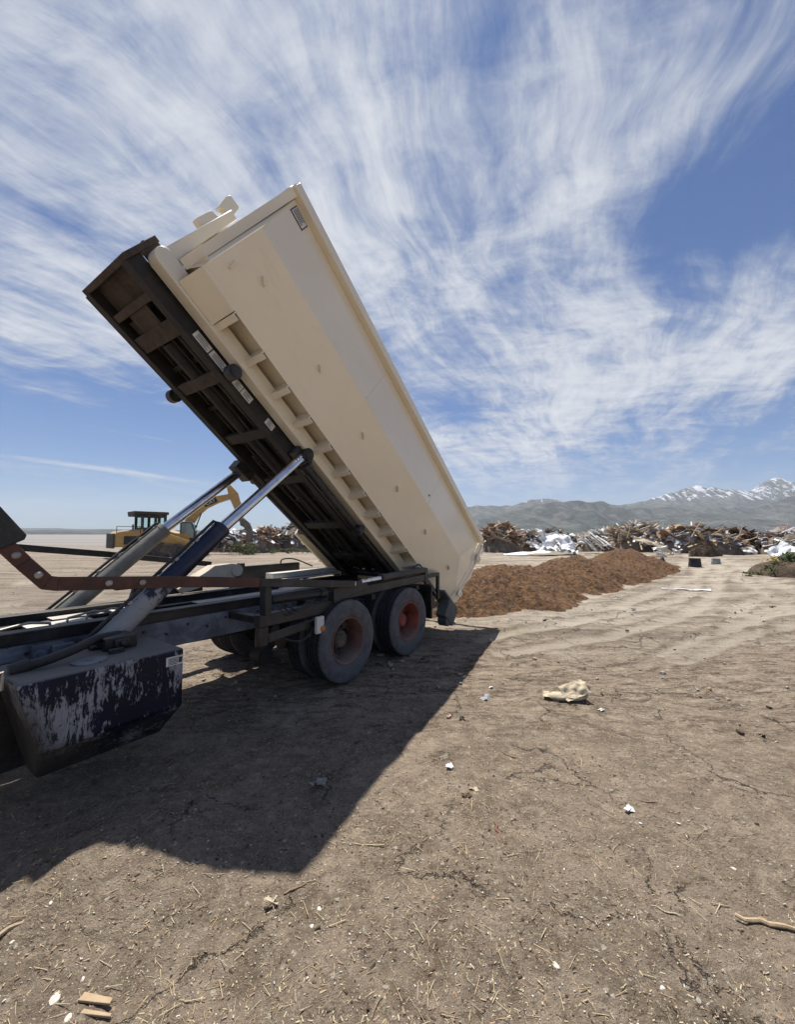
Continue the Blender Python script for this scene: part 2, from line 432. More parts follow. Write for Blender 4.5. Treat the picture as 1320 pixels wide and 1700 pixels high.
flat('grey_sheet', (.24, .25, .27), (.38, .39, .40), 2)
flat('cardboard', (.27, .19, .125), (.37, .28, .19), 3)
flat('junk_red', (.22, .13, .105), (.33, .21, .17), 3)
flat('soil_brown', (.055, .038, .026), (.115, .082, .057), 3, .95, .08)
flat('heap_core', (.12, .095, .072), (.26, .215, .17), 1.6, .95, .15)
flat('leaf_green', (.045, .075, .022), (.085, .125, .040), 6, .7)
flat('leaf_olive', (.075, .09, .035), (.13, .14, .065), 6, .7)
flat('flower_yellow', (.55, .42, .06), (.65, .52, .12), 6, .7)
flat('stone_white', (.48, .45, .40), (.62, .59, .54), 20, .8)
flat('stone_grey', (.24, .225, .20), (.36, .34, .31), 20, .9)
flat('chip_straw', (.40, .33, .20), (.56, .48, .32), 40, .85)
flat('chip_dark', (.05, .036, .025), (.10, .07, .05), 40, .9)
flat('paper_tan', (.38, .31, .21), (.54, .47, .35), 14, .8, .01)
flat('red_wood', (.16, .085, .06), (.22, .12, .085), 12, .85)
flat('pink_scrap', (.5, .27, .22), (.58, .36, .30), 12)
def m_glass(g, out): out(Base_Color=(.80, .90, .87), Roughness=.04, IOR=1.08); out(**{'Transmission_Weight': 1.0})
def m_pane(g, out): out(Base_Color=(.20, .27, .255), Roughness=.1); out(**{'Specular_IOR_Level': .8})
mat('dark_pane', m_pane)
mat('cab_glass', m_glass)
def m_mtn(g, out):
    P = g.coord('Object'); x, y, z = g.sep(P)
    n = g.noise(P, .0022, 8, .62, .6); n2 = g.noise(P, .009, 7, .65, .4)
    c = g.mix(n.step(.38, .62), (.060, .074, .066), (.145, .142, .125))
    c = g.mix(n2.step(.48, .62) * .7, c, (.042, .056, .040))
    gly = g.noise(g.mapv(P, (.0075, .0015, .0024)), 1., 7, .68, .8)
    c = g.mix(gly.step(.47, .57) * .85, c, (.022, .032, .028))  # dark scrub streaks, also painted in as shade of the gullies
    col, snow = g.attr('snow')
    gul = g.noise(g.mapv(P, (.011, .0016, .0030)), 1., 6, .7, .3)
    s = ((snow - .5) * 1.2 + (gul - .53) * 5.0 + (n2 - .5) * 2.6).step(.60, .68)
    c = g.mix(s, c, (.70, .72, .77))
    out(Base_Color=c, Roughness=.95, Normal=g.bump(n2 + n, 110., 1.))
    out(**{'Specular_IOR_Level': .05})
mat('mountain', m_mtn)


# ------------------------------------------------------------------ ground
def fbm(x, y, o=4, s=1., sd=0.):
    v, a = 0., .5
    for i in range(o):
        v += a * mn.noise((x * s, y * s, sd + i * 7.3)); a *= .5; s *= 2.03
    return v
TRACKS = [[(1150, 925), (1182, 936), (1238, 968), (1320, 1010), (1420, 1060)], [(1165, 921), (1206, 933), (1270, 962), (1345, 990)], [(1215, 1052), (1222, 1020), (1250, 1000), (1300, 992), (1380, 996)], [(1245, 1052), (1252, 1028), (1280, 1012), (1340, 1010)],
          [(800, 1062), (940, 1035), (1080, 1006), (1145, 985), (1160, 955), (1150, 930)], [(830, 1085), (980, 1060), (1130, 1022), (1186, 985), (1190, 950)], [(960, 1000), (1060, 968), (1125, 942), (1150, 922)], [(930, 1030), (1080, 1020), (1360, 1016)],
          [(1100, 1085), (1210, 1040), (1290, 1018), (1360, 1012)], [(1130, 1096), (1240, 1052), (1340, 1034)], [(1195, 928), (1250, 945), (1340, 978)], [(1020, 1010), (1130, 968), (1172, 940), (1176, 925)],
          [(-100, 985), (120, 960), (420, 945), (560, 925)], [(-100, 1020), (160, 985), (420, 960)]]
def rut_field(X, Y):
    """+ on the pale pressed bottom of a wheel rut, - on its crumbled dark shoulders; and the depth"""
    col = np.zeros_like(X); dep = np.zeros_like(X)
    for k, tr in enumerate(TRACKS):
        pts = [ground_at(*p) for p in tr]; pts = smoothpts(pts, 7); best = np.full_like(X, 9.)
        for a, b in zip(pts, pts[1:]):
            dx, dy = b.x - a.x, b.y - a.y; l2 = dx * dx + dy * dy
            t_ = np.clip(((X - a.x) * dx + (Y - a.y) * dy) / l2, 0, 1)
            best = np.minimum(best, np.hypot(X - a.x - t_ * dx, Y - a.y - t_ * dy))
        for off in (0., ):
            e = best / (.10 + .009 * np.minimum(Y, 30)); inn = np.exp(-e ** 4); sh = np.exp(-((e - 1.45) / .32) ** 2)
            col += inn - .8 * sh; dep += -.022 * inn + .016 * sh
    return np.clip(col, -1, 1), np.clip(dep, -.06, .06)
def gh(x, y):
    r = math.hypot(x, y)
    k = 1.0 if r < 60 else max(0., 1 - (r - 60) / 60)
    u = x * U.x + y * U.y; v = x * N.x + y * N.y
    flat_ = 1.0
    if -4 < u < 8 and 2.6 < v < 6.6: flat_ = .45
    h = (fbm(x, y, 3, .22, 3.) * .16 + fbm(x, y, 4, 1.1, 9.) * .075) * flat_
    h += .15 * math.exp(-((u - 1.0) / .50) ** 2 - ((v - 2.66) / .42) ** 2)
    h += fbm(x, y, 3, 6., 21.) * .024
    if r < 9: h += .010 * mn.noise((x * 15, y * 15, 3.)) + .006 * mn.noise((x * 31, y * 31, 5.)) - .012 * max(0, .25 - abs(mn.noise((x * 2.3, y * 2.3, 31.)))) * 4 * max(0, mn.noise((x * .8, y * .8, 41.)))
    if r > 22: h += min(1, (r - 22) / 30) * fbm(x, y, 3, .09, 5.) * .5
    return (h - .0) * k
def build_ground():
    na = 360
    rs = [.5 * (14 / .5) ** (i / 240) for i in range(240)] + [14 * (17000 / 14) ** (i / 119) for i in range(120)]; nr = len(rs)
    vs, fs = [(0, 0, gh(0, 0))], []
    for r in rs:
        for j in range(na):
            # finer in front of the camera than behind it
            q = (j / na) * 2 - 1; an = pi * (q * .55 + q ** 3 * .45)
            x, y = r * sin(an), r * cos(an)
            vs.append((x, y, gh(x, y) if r < 130 else 0.))
    for j in range(na): fs.append((0, 1 + (j + 1) % na, 1 + j))
    for i in range(nr - 1):
        for j in range(na):
            a = 1 + i * na + j; b = 1 + i * na + (j + 1) % na
            fs.append((a, b, b + na, a + na))
    A_ = np.array(vs); near = np.hypot(A_[:, 0], A_[:, 1]) < 60; colr = np.zeros(len(A_)); cc_, dd_ = rut_field(A_[near, 0], A_[near, 1])
    colr[near] = cc_; A_[near, 2] += dd_; vs = [tuple(p) for p in A_]
    me = bpy.data.meshes.new('ground'); me.from_pydata(vs, [], fs)
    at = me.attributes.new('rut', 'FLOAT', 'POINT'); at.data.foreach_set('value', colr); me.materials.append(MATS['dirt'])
    me.polygons.foreach_set('use_smooth', [True] * len(me.polygons)); me.update()
    o = bpy.data.objects.new('ground', me); COL.objects.link(o); tag(o, kind='structure')
build_ground()

def interp(tab, t):
    if t <= tab[0][0]: return tab[0][1]
    for (a, b), (c, d) in zip(tab, tab[1:]):
        if t <= c: return b + (d - b) * (t - a) / (c - a)
    return tab[-1][1]
def range_mesh(name, D, depth, tab, t0, t1, n, m, rough, snow, seed, matname='mountain'):
    vs, fs, sn = [], [], []
    for i in range(n + 1):
        t = t0 + (t1 - t0) * i / n
        px = 660 + F * t; ridge = (HZ - interp(tab, px)) / F * D + H
        for j in range(m + 1):
            s = j / m                                       # 0 foot (near) .. 1 behind the ridge
            y = D - depth * (1 - s * 1.5); x = t * D + (y - D) * .1 * mn.noise((t * 3, s * 2, seed))
            k = min(1, s * 1.5) if s < 2 / 3 else 1 - (s - 2 / 3) * 1.8
            prof = max(0, k) ** 1.25
            rid = 1 - abs(mn.noise((t * 9 + seed, s * 2.2, seed))) * 2
            rid2 = 1 - abs(mn.noise((t * 26 + seed, s * 4.5, seed + 5))) * 2
            z = ridge * prof * (1 - rough * (1 - k * k) * .5) + ridge * rough * (rid * .5 + rid2 * .28 - .3) * (prof * (1 - .9 * prof)) * 1.6
            z += ridge * .035 * fbm(t * 40, s * 9, 3, 1., seed) * k
            vs.append((x, y, max(z, -2 if s == 0 else .5)))
            sn.append(max(0, min(1, (z - snow) / (snow * .35) + .35)) if snow else 0)
    for i in range(n):
        for j in range(m):
            a = i * (m + 1) + j; fs.append((a, a + m + 1, a + m + 2, a + 1))
    me = bpy.data.meshes.new(name); me.from_pydata(vs, [], fs); me.materials.append(MATS[matname])
    at = me.attributes.new('snow', 'FLOAT', 'POINT'); at.data.foreach_set('value', sn)
    me.polygons.foreach_set('use_smooth', [True] * len(me.polygons)); me.update()
    o = bpy.data.objects.new(name, me); COL.objects.link(o); tag(o, kind='structure'); return o
SKY_HIGH = [(-1200, 862), (-300, 872), (300, 880), (560, 880), (640, 860), (740, 846), (790, 840), (850, 841), (872, 834), (890, 829), (905, 828), (925, 833), (960, 838), (1035, 838),
            (1060, 832), (1080, 828), (1120, 820), (1145, 812), (1165, 808), (1185, 809), (1205, 811), (1228, 816), (1245, 812), (1262, 804), (1278, 799), (1292, 796), (1310, 801), (1330, 799), (1380, 806), (1500, 790), (1800, 812), (2600, 840)]
SKY_LOW = [(-1200, 876), (0, 880), (420, 880), (700, 876), (800, 862), (880, 843), (925, 832), (965, 829), (985, 831), (1005, 836), (1030, 843), (1060, 838), (1100, 842), (1150, 846), (1200, 842), (1260, 838), (1320, 826), (1500, 822), (2600, 850)]
range_mesh('snowy_mountains', 8500, 3000, SKY_HIGH, -1.65, 1.65, 520, 70, .95, 610, 3.3)
range_mesh('foothills', 5600, 2300, SKY_LOW, -1.9, 1.9, 560, 64, 1.0, 0, 11.7)

# ------------------------------------------------------------------ the truck (u along the truck to its rear, v across, z up)
TC = (4.6, 4.67)
truck = empty('roll_off_truck', U * TC[0] + N * TC[1], (0, 0, TH))
tag(truck, 'dark navy roll-off truck with tandem rear wheels tipping its raised black hoist', 'truck')
def t(u, v, z): return (u - TC[0], v - TC[1], z)
def tb(mb, u0, u1, v0, v1, z0, z1, mi=0): return mb.box(t(u0, v0, z0), t(u1, v1, z1), mi)
def mir(v): return 2 * TC[1] - v

# chassis: two rails, cross members, the sub frame above
m = MB()
for (v0, v1) in ((4.2, 4.29), (mir(4.29), mir(4.2))):
    tb(m, -3.6, 6.1, v0, v1, .74, 1.01)
for u in (-3.3, -2, -.6, .5, 1.35, 2.2, 3.05, 4.0, 4.6, 5.2, 5.95): tb(m, u, u + .1, 4.292, mir(4.292), .78, .97)
chassis = m.build('chassis_frame', 'frame_paint', truck, .008)
m = MB()
for (v0, v1) in ((4.19, 4.27), (mir(4.27), mir(4.19))):
    tb(m, -1.0, 5.9, v0, v1, 1.013, 1.10)
    tb(m, -1.0, 5.9, v0 - .03, v1 + .03, 1.10, 1.118)
for (v0, v1) in ((4.42, 4.47), (mir(4.47), mir(4.42))):
    tb(m, -.6, 5.7, v0, v1, .90, 1.035); tb(m, -.6, 5.7, v0 - .03, v1 + .03, 1.035, 1.05)
for u in (.62, 1.5, 2.35, 3.2, 4.1, 5.0): tb(m, u, u + .09, 4.31, mir(4.31), .93, 1.0)
for k in range(26): m.cyl(t(.3 + k * .21, 4.185, .88 + (k % 2) * .06), t(.3 + k * .21, 4.20, .88 + (k % 2) * .06), .014, 8)
m.build('sub_frame', 'black_steel', truck, .005)
# floor plates and pipes that catch the sun between the rails
m = MB()
m.mark(); tb(m, 1.02, 1.5, 4.52, 4.78, 1.055, 1.062); m.mark(); tb(m, 1.25, 2.1, 4.84, 5.02, 1.06, 1.068)
m.mark(); tb(m, 2.5, 3.9, 4.55, 4.72, 1.07, 1.078)
m.each('deck_plate', 'white_metal', truck)
m = MB()
for k, (u, v) in enumerate(((.75, 4.33), (1.25, 4.5), (1.4, 4.52))):
    m.mark().tube([t(u, v, 1.02), t(u + .02, v, 1.12), t(u + .22, v + .02, 1.15), t(u + .36, v + .04, 1.12), t(u + .38, v + .04, 1.03)], .012, 8)
m.each('grab_rail', 'bolt_metal', truck)
m = MB()
tb(m, .95, 1.15, 4.13, 4.2, .80, 1.0); m.cyl(t(1.0, 4.10, .92), t(1.0, 4.21, .92), .045, 16); tb(m, 1.06, 1.2, 4.06, 4.13, .9, .99)
m.build('valve_block', 'frame_paint', truck, .006)
# hydraulic tank, near side
m = MB()
prof = [(3.3, .955), (3.92, .955), (3.92, .19), (3.66, .19), (3.3, .50)]
m.prism([t(1.70, v, z) for v, z in prof], Vec((-1.01, 0, 0)))
tank = m.build('hydraulic_tank', 'tank_paint', truck, .022)
for vtx in tank.data.vertices:      # the front end leans: its lower edge is set back
    if vtx.co.x < -3.7: vtx.co.x += (.955 - vtx.co.z) * .27
m = MB(); tb(m, 1.27, 1.50, 3.66, 3.9, .9565, 1.055); tb(m, 1.33, 1.44, 3.63, 3.66, .97, 1.04); m.cyl(t(1.385, 3.60, 1.005), t(1.385, 3.64, 1.005), .022, 12); m.build('clamp_block', 'black_steel', tank, .012)
m = MB(); m.cyl(t(1.12, 3.5, .954), t(1.12, 3.5, .966), .105, 32); m.cyl(t(1.12, 3.5, .966), t(1.12, 3.5, .972), .02, 10)
m.build('tank_cover', 'frame_paint', tank)
m = MB(); m.hexa([t(.62, 3.925, .20), t(1.6, 3.925, .20), t(1.6, 4.18, .20), t(.62, 4.18, .20), t(.36, 3.925, .9), t(1.6, 3.925, .9), t(1.6, 4.18, .9), t(.36, 4.18, .9)]); m.build('tank_mount', 'black_steel', tank, .004)
m = MB(); m.mark(); tb(m, 1.27, 1.37, 3.56, 3.60, .955, .99)
m.each('tank_bracket', 'black_steel', tank, bevel=.004)
m = MB(); m.box(t(1.56, 3.2955, .835), t(1.69, 3.299, .905)); m.build('warning_label', 'label_white', tank)
m = MB()
for k in range(5): m.box(t(1.575, 3.2925, .845 + k * .011), t(1.64 + (k % 3) * .012, 3.2945, .849 + k * .011))
m.box(t(1.655, 3.2925, .85), t(1.68, 3.2945, .892)); m.build('label_print', 'ink', tank)
m = MB(); m.tube([t(.60, 3.42, .94), t(.60, 3.42, 1.09)], .018, 10); m.tube([t(.56, 3.40, .93), t(.56, 3.40, 1.02), t(.65, 3.40, 1.03), t(.65, 3.40, .92)], .009, 8)
m.build('tank_valve', 'bolt_metal', tank)
m = MB(); m.tube(smoothpts([t(.78, 3.62, .985), t(.9, 3.6, 1.0), t(1.08, 3.66, 1.025), t(1.25, 3.76, 1.05), t(1.42, 3.82, 1.04)]), .034, 12)
m.cyl(t(.72, 3.62, .97), t(.82, 3.615, .992), .045, 12); m.build('suction_hose', 'hose_rubber', truck)
# sunlit step plate ahead of the tank
m = MB(); tb(m, .28, .60, 3.38, 3.9, .80, .84); m.build('step_plate', 'white_metal', truck, .004)

# lift cylinders
def lift(v0, v1, matb, bolts):
    p0, p1, p2 = Vec(t(1.42, v0, 1.01)), Vec(t(2.43, v0 + (v1 - v0) * .45, 1.935)), Vec(t(3.62, v1, 2.93))
    d = (p1 - p0).normalized()
    m = MB(); m.cyl(p0 - d * .12, p1, .092, 36); m.cyl(p1 - d * .05, p1 + d * .004, .096, 36)
    b = m.build('lift_cylinder', matb, truck)
    m = MB(); m.cyl(p1 - d * .02, p2, .062, 32); m.build('piston_rod', 'chrome_rod', b)
    up = Vec((-d.z, 0, d.x))
    m = MB(); m.tube([p0 + up * .125 - d * .2, p0 + up * .12 + d * .3, p0 + up * .122 + d * 1.0, p1 + up * .118 - d * .18, p1 + up * .12 - d * .02, p1 + up * .07 - d * .0], .016, 8)
    m.build('oil_pipe', 'black_steel', b)
    m = MB()
    for k in range(4): m.mark().beam(p0 + d * (.25 + k * .27) + up * .085, p0 + d * (.29 + k * .27) + up * .085, .05, .06)
    m.each('pipe_clip', 'bolt_metal', b, bevel=.004)
    m = MB(); c = p0 - d * .10
    m.cyl(c + Vec((0, -.16, 0)), c + Vec((0, .16, 0)), .085, 28); m.box(c + Vec((-.12, -.17, -.10)), c + Vec((.12, -.11, .04))); m.box(c + Vec((-.12, .11, -.10)), c + Vec((.12, .17, .04)))
    m.cyl(c + Vec((.02, -.2, -.0)), c + Vec((.02, -.165, -.0)), .032, 16)
    m.build('pivot_mount', 'black_steel', b, .006)
    m = MB(); m.cyl(p2 + Vec((0, -.09, 0)), p2 + Vec((0, .13, 0)), .085, 28); m.cyl(p2 + Vec((0, -.10, 0)), p2 + Vec((0, -.09, 0)), .06, 20)
    m.build('rod_eye', 'black_steel', b)
lift(3.97, 4.06, 'barrel_blue', 1)
lift(5.33, 5.26, 'pale_barrel', 0)

# wheels
def make_wheel(rimmat, hubmat):
    m = MB()
    pr = [(.02, .14), (-.05, .155), (-.10, .15), (-.118, .20), (-.118, .235), (-.10, .252)]
    m.lathe((0, 0, 0), (0, -1, 0), pr, 40)
    m.lathe((0, 0, 0), (0, -1, 0), [(-.10, .12), (-.03, .118), (-.012, .105), (.0, .10), (.012, .088), (.012, .0)], 32)
    for k in range(10):
        a = 2 * pi * k / 10; c = Vec((cos(a) * .172, .105, sin(a) * .172)); m.cyl(c, c + Vec((0, -.045, 0)), .016, 6)
    for k in range(8):
        a = 2 * pi * k / 8; c = Vec((cos(a) * .072, -.012, sin(a) * .072)); m.cyl(c, c + Vec((0, -.014, 0)), .010, 6)
    wh = m.build('wheel', hubmat)
    m = MB()
    for k in range(5):
        a = 2 * pi * (k + .3) / 5; c = Vec((cos(a) * .217, .118, sin(a) * .217)); m.mark().cyl(c, c + Vec((0, -.012, 0)), .024, 16)
    m.each('hand_hole', 'ink', wh)  # black discs stand for the darkness inside the wheel openings
    m = MB()
    m.lathe((0, 0, 0), (0, -1, 0), [(.118, .298), (.13, .292), (.128, .280), (.112, .272), (.05, .264), (-.05, .258), (-.10, .252), (-.12, .27), (-.125, .295)], 48)
    m.build('rim', rimmat, wh)
    m = MB()
    sd = [(.108, .5145), (.125, .505), (.138, .478), (.146, .44), (.147, .405), (.139, .35), (.130, .318), (.122, .302), (.108, .292)]
    m.lathe((0, 0, 0), (0, -1, 0), sd + [(-a, r) for a, r in reversed(sd)], 72)
    tr_ = [(.108, .5145), (.085, .516), (.083, .503), (.065, .503), (.063, .518), (.030, .519), (.028, .506), (.010, .506), (.008, .519), (-.008, .519), (-.010, .506), (-.028, .506), (-.030, .519), (-.063, .518), (-.065, .503), (-.083, .503), (-.085, .516), (-.108, .5145)]
    m.lathe((0, 0, 0), (0, -1, 0), tr_, 72, 1)
    for k in range(48):     # shoulder lugs
        a = 2 * pi * k / 48
        for s_ in (-1, 1):
            m.beam((cos(a) * .508, s_ * .104, sin(a) * .5075), (cos(a) * .505, s_ * .119, sin(a) * .505), .034, .010, (cos(a), 0, sin(a)), 1)
    m.build('tyre', ['rubber', 'tread_rubber'], wh, ang=30)
    return wh
w_dust = make_wheel('dusty_rim' if 'dusty_rim' in MATS else 'red_rim', 'dusty_hub')
w_red = make_wheel('red_rim', 'red_rim')
for proto, u in ((w_dust, 3.87), (w_red, 5.28)):
    for k, (v, rz) in enumerate(((3.595, 0), (3.93, pi), (mir(3.93), 0), (mir(3.595), pi))):
        o = proto if k == 0 else copy_tree(proto)
        o.parent = truck; o.location = t(u, v, .515); o.rotation_euler = (0, 0, rz)
        if k == 0:
            o.rotation_euler = (0, R(20), 0)
            tag(o, 'near front wheel with dust-grey hub' if u < 4.5 else 'near rear wheel with bright red dished rim')
for u in (3.87, 5.28):
    m = MB(); m.cyl(t(u, 3.7, .515), t(u, mir(3.7), .515), .075, 20)
    m.lathe(t(u, 4.45, .515), (0, 1, 0), [(0, .08), (.06, .15), (.16, .20), (.28, .20), (.38, .15), (.44, .08)], 28)
    m.cyl(t(u - .2, 4.67, .56), t(u, 4.67, .52), .10, 18)
    tb(m, u - .09, u + .09, 4.12, 4.2, .56, .74); tb(m, u - .09, u + .09, mir(4.2), mir(4.12), .56, .74)
    m.build('drive_axle', 'hoist_steel', truck, .006)
m = MB()
for v in (4.1, mir(4.18)):
    m.mark()
    for k in range(4): tb(m, 4.0 + k * .09, 5.16 - k * .09, v, v + .08, .60 + k * .028, .625 + k * .028)
    tb(m, 4.45, 4.72, v - .02, v + .1, .69, .95)
m.each('leaf_spring', 'hoist_steel', truck, bevel=.004)
m = MB(); m.cyl(t(-1.5, 4.67, .80), t(3.6, 4.67, .62), .045, 16)
m.cyl(t(3.05, 4.05, .42), t(3.05, 4.22, .42), .10, 20); m.cyl(t(3.3, 4.1, .55), t(3.42, 4.1, .55), .11, 20)
m.build('driveline', 'hoist_steel', truck)

# near side rails over the wheels
def side_rails(sgn):
    V_ = (lambda v: v) if sgn < 0 else mir
    m = MB()
    def B(u0, u1, z0, z1, v0, v1, z0b=None, z1b=None):
        a, b = sorted((V_(v0), V_(v1))); z0b = z0 if z0b is None else z0b; z1b = z1 if z1b is None else z1b
        m.hexa([t(u0, a, z0), t(u1, a, z0b), t(u1, b, z0b), t(u0, b, z0), t(u0, a, z1), t(u1, a, z1b), t(u1, b, z1b), t(u0, b, z1)])
    B(2.60, 3.72, .90, 1.03, 3.56, 3.66, .90, 1.035)
    B(2.72, 3.45, .72, .80, 3.57, 3.64, .78, .86)
    B(2.60, 2.72, .70, .90, 3.57, 3.64)
    B(3.60, 3.70, .70, .90, 3.58, 3.66)
    B(3.68, 5.95, 1.02, 1.145, 3.56, 3.66, 1.07, 1.185)
    B(3.66, 4.33, 1.00, 1.19, 3.53, 3.558, 1.12, 1.262)
    B(2.62, 2.70, 1.03, 1.36, 3.50, 3.60)
    B(5.90, 5.99, 1.05, 1.29, 3.55, 3.68)
    B(5.99, 6.46, 1.10, 1.17, 3.58, 3.64, 1.11, 1.175)
    B(6.40, 6.47, .70, 1.11, 3.585, 3.635)
    B(5.96, 6.10, 1.0, 1.06, 3.57, 3.62); B(6.06, 6.32, .98, 1.05, 3.57, 3.62, .76, .83)
    for u in (2.64, 3.64, 4.58, 5.8): B(u, u + .09, .92, 1.0, 3.662, 4.19)
    return m.build('side_rail', 'black_steel', truck, .008)
sr = side_rails(-1); sf = side_rails(1)
m = MB(); m.cyl(t(4.68, 3.56, 1.235), t(5.92, 3.60, 1.255), .052, 24); m.cyl(t(4.66, 3.56, 1.235), t(4.72, 3.56, 1.236), .06, 24)
tc = m.build('tarp_cylinder', 'black_steel', truck)
m = MB(); m.cyl(t(4.2, 3.56, 1.225), t(4.7, 3.56, 1.235), .036, 20); m.build('piston_rod', 'chrome_rod', tc)
m = MB(); m.cyl(t(2.78, 3.62, 1.165), t(3.50, 3.60, 1.15), .052, 22); m.cyl(t(3.46, 3.60, 1.15), t(3.56, 3.60, 1.15), .062, 22)
tc2 = m.build('tarp_cylinder', 'black_steel', truck)
m = MB(); m.beam(t(3.0, 3.72, 1.245), t(3.75, 3.70, 1.235), .10, .02); m.build('cylinder_guard', 'white_metal', tc2)
m = MB()
for k in range(3):
    m.mark().tube(smoothpts([t(2.85 + k * .05, 3.6, 1.1), t(2.95 + k * .06, 3.55, .98 + .02 * k), t(3.15 + k * .05, 3.55, 1.03), t(3.3 + .05 * k, 3.6, 1.10)]), .010, 8)
m.mark().tube(smoothpts([t(2.9, 3.62, .74), t(3.1, 3.56, .66), t(3.28, 3.56, .69), t(3.4, 3.6, .80)]), .012, 8)
m.mark().tube(smoothpts([t(5.60, 3.62, 1.24), t(5.64, 3.6, 1.33), t(5.78, 3.6, 1.36), t(5.92, 3.62, 1.28)]), .013, 8)
m.each('hydraulic_hose', 'hose_rubber', truck)
m = MB(); tb(m, 3.33, 3.45, 3.48, 3.53, .70, .90); ml = m.build('marker_light', 'white_metal', truck, .012)
m = MB(); m.lathe(t(3.42, 3.482, .755), (0, -1, 0), [(0, .036), (.012, .036), (.024, .022), (.026, 0)], 20); m.build('lens', 'amber', ml)
m = MB(); m.box(t(3.98, 3.524, 1.19), t(4.07, 3.5285, 1.245)); m.build('side_label', 'label_white', truck)
m = MB(); tb(m, 6.10, 6.14, 3.55, 4.05, .40, .98); tb(m, 6.06, 6.10, 3.52, 4.1, .86, .98); tb(m, 6.12, 6.32, 3.6, 3.95, .55, .78)
m.build('mud_flap', 'black_steel', truck, .008)
m = MB(); tb(m, 6.10, 6.14, mir(4.05), mir(3.55), .40, .98); tb(m, 6.0, 6.1, 4.0, mir(4.0), .62, .98); m.build('mud_flap', 'black_steel', truck, .008)
# rear hinge of the hoist
m = MB(); m.cyl(t(5.78, 4.05, 1.16), t(5.78, mir(4.05), 1.16), .06, 24)
for v in (4.1, mir(4.22)): tb(m, 5.62, 5.95, v, v + .12, 1.0, 1.22)
m.build('hinge_shaft', 'black_steel', truck, .006)
# far side: fender tops, boxes and the pale bracket
m = MB(); m.mark(); tb(m, 3.75, 5.9, mir(4.05), mir(3.5), 1.12, 1.135); m.mark(); tb(m, 4.2, 5.75, 5.42, 5.62, 1.145, 1.23)
m.each('fender_plate', 'white_metal', truck, bevel=.004)
m = MB(); tb(m, 3.85, 5.0, 5.70, 5.78, 1.14, 1.36); m.tube(smoothpts([t(4.6, 5.74, 1.36), t(4.65, 5.74, 1.43), t(4.9, 5.72, 1.42), t(5.3, 5.68, 1.27)]), .014, 8); m.box(t(3.78, 5.69, 1.14), t(3.86, 5.79, 1.41))
m.build('tool_rack', 'black_steel', truck, .006)
m = MB(); m.prism([t(2.55, 5.15, 1.18), t(3.05, 5.15, 1.44), t(3.34, 5.15, 1.45), t(3.40, 5.15, 1.40), t(3.40, 5.15, 1.28), t(2.6, 5.15, 1.12)], Vec((0, .22, 0)))
m.cyl(t(3.36, 5.12, 1.36), t(3.36, 5.40, 1.36), .085, 24); m.build('tarp_arm_bracket', 'cream_bracket', truck, .006)
m = MB(); m.mark(); tb(m, 2.0, 2.6, 5.5, 5.58, 1.2, 1.32); m.mark(); tb(m, 2.2, 2.9, 5.2, 5.3, 1.12, 1.2); m.mark().prism([t(1.95, 5.0, 1.1), t(2.0, 5.0, 1.3), t(2.25, 5.0, 1.26), t(2.3, 5.0, 1.1)], Vec((0, .06, 0))); m.each('hose_bracket', 'black_steel', truck, bevel=.004)

# bent tarp arms, near (rusty) and far (black)
def strip(m, path, hgt, v0, v1, mi=0):
    path = [Vec((a, 0, b)) for a, b in path]; ups, dns = [], []
    for i, p in enumerate(path):
        d0 = (path[i] - path[i - 1]).normalized() if i else (path[1] - path[0]).normalized()
        d1 = (path[i + 1] - path[i]).normalized() if i < len(path) - 1 else d0
        d = (d0 + d1).normalized(); n = Vec((-d.z, 0, d.x)); k = hgt / 2 / max(.5, n.dot(Vec((-d0.z, 0, d0.x))))
        ups.append(p + n * k); dns.append(p - n * k)
    for i in range(len(path) - 1):
        c = [dns[i], dns[i + 1], ups[i + 1], ups[i]]
        m.hexa([t(q.x, v0, q.z) for q in c] + [t(q.x, v1, q.z) for q in c], mi)
m = MB(); strip(m, [(.60, 1.86), (.74, 1.685), (.86, 1.545), (.92, 1.53), (1.75, 1.465), (2.58, 1.375)], .095, 3.485, 3.515)
ta = m.build('tarp_arm', 'rust_arm', truck, .004)
m = MB()
for u, z in ((.70, 1.735), (.815, 1.60), (1.22, 1.506), (1.45, 1.488)):
    m.mark().lathe(t(u, 3.485, z), (0, -1, 0), [(0, .024), (.008, .024), (.016, .014), (.017, 0)], 14)
m.each('bolt', 'bolt_metal', ta)
m = MB(); strip(m, [(2.54, 1.38), (3.3, 1.295), (4.0, 1.215)], .085, 3.478, 3.522); m.build('arm_base', 'black_steel', ta, .004)
m = MB(); m.prism([t(-.25, 3.47, 3.05), t(.0, 3.47, 3.0), t(.44, 3.47, 2.28), t(.745, 3.47, 1.865), t(.735, 3.47, 1.835), t(.62, 3.47, 1.775), t(.15, 3.47, 2.3)], Vec((0, .06, 0)))
m.build('arm_upright', 'black_steel', ta, .006)
m = MB(); strip(m, [(.6, 1.80), (1.14, 1.735), (2.02, 1.62), (2.8, 1.50), (3.35, 1.42)], .075, 5.78, 5.82)
m.prism([t(-.25, 5.8, 3.05), t(.0, 5.8, 3.0), t(.44, 5.8, 2.28), t(.745, 5.8, 1.865), t(.62, 5.8, 1.775), t(.15, 5.8, 2.3)], Vec((0, .06, 0)))
m.build('tarp_arm', 'black_steel', truck, .004)

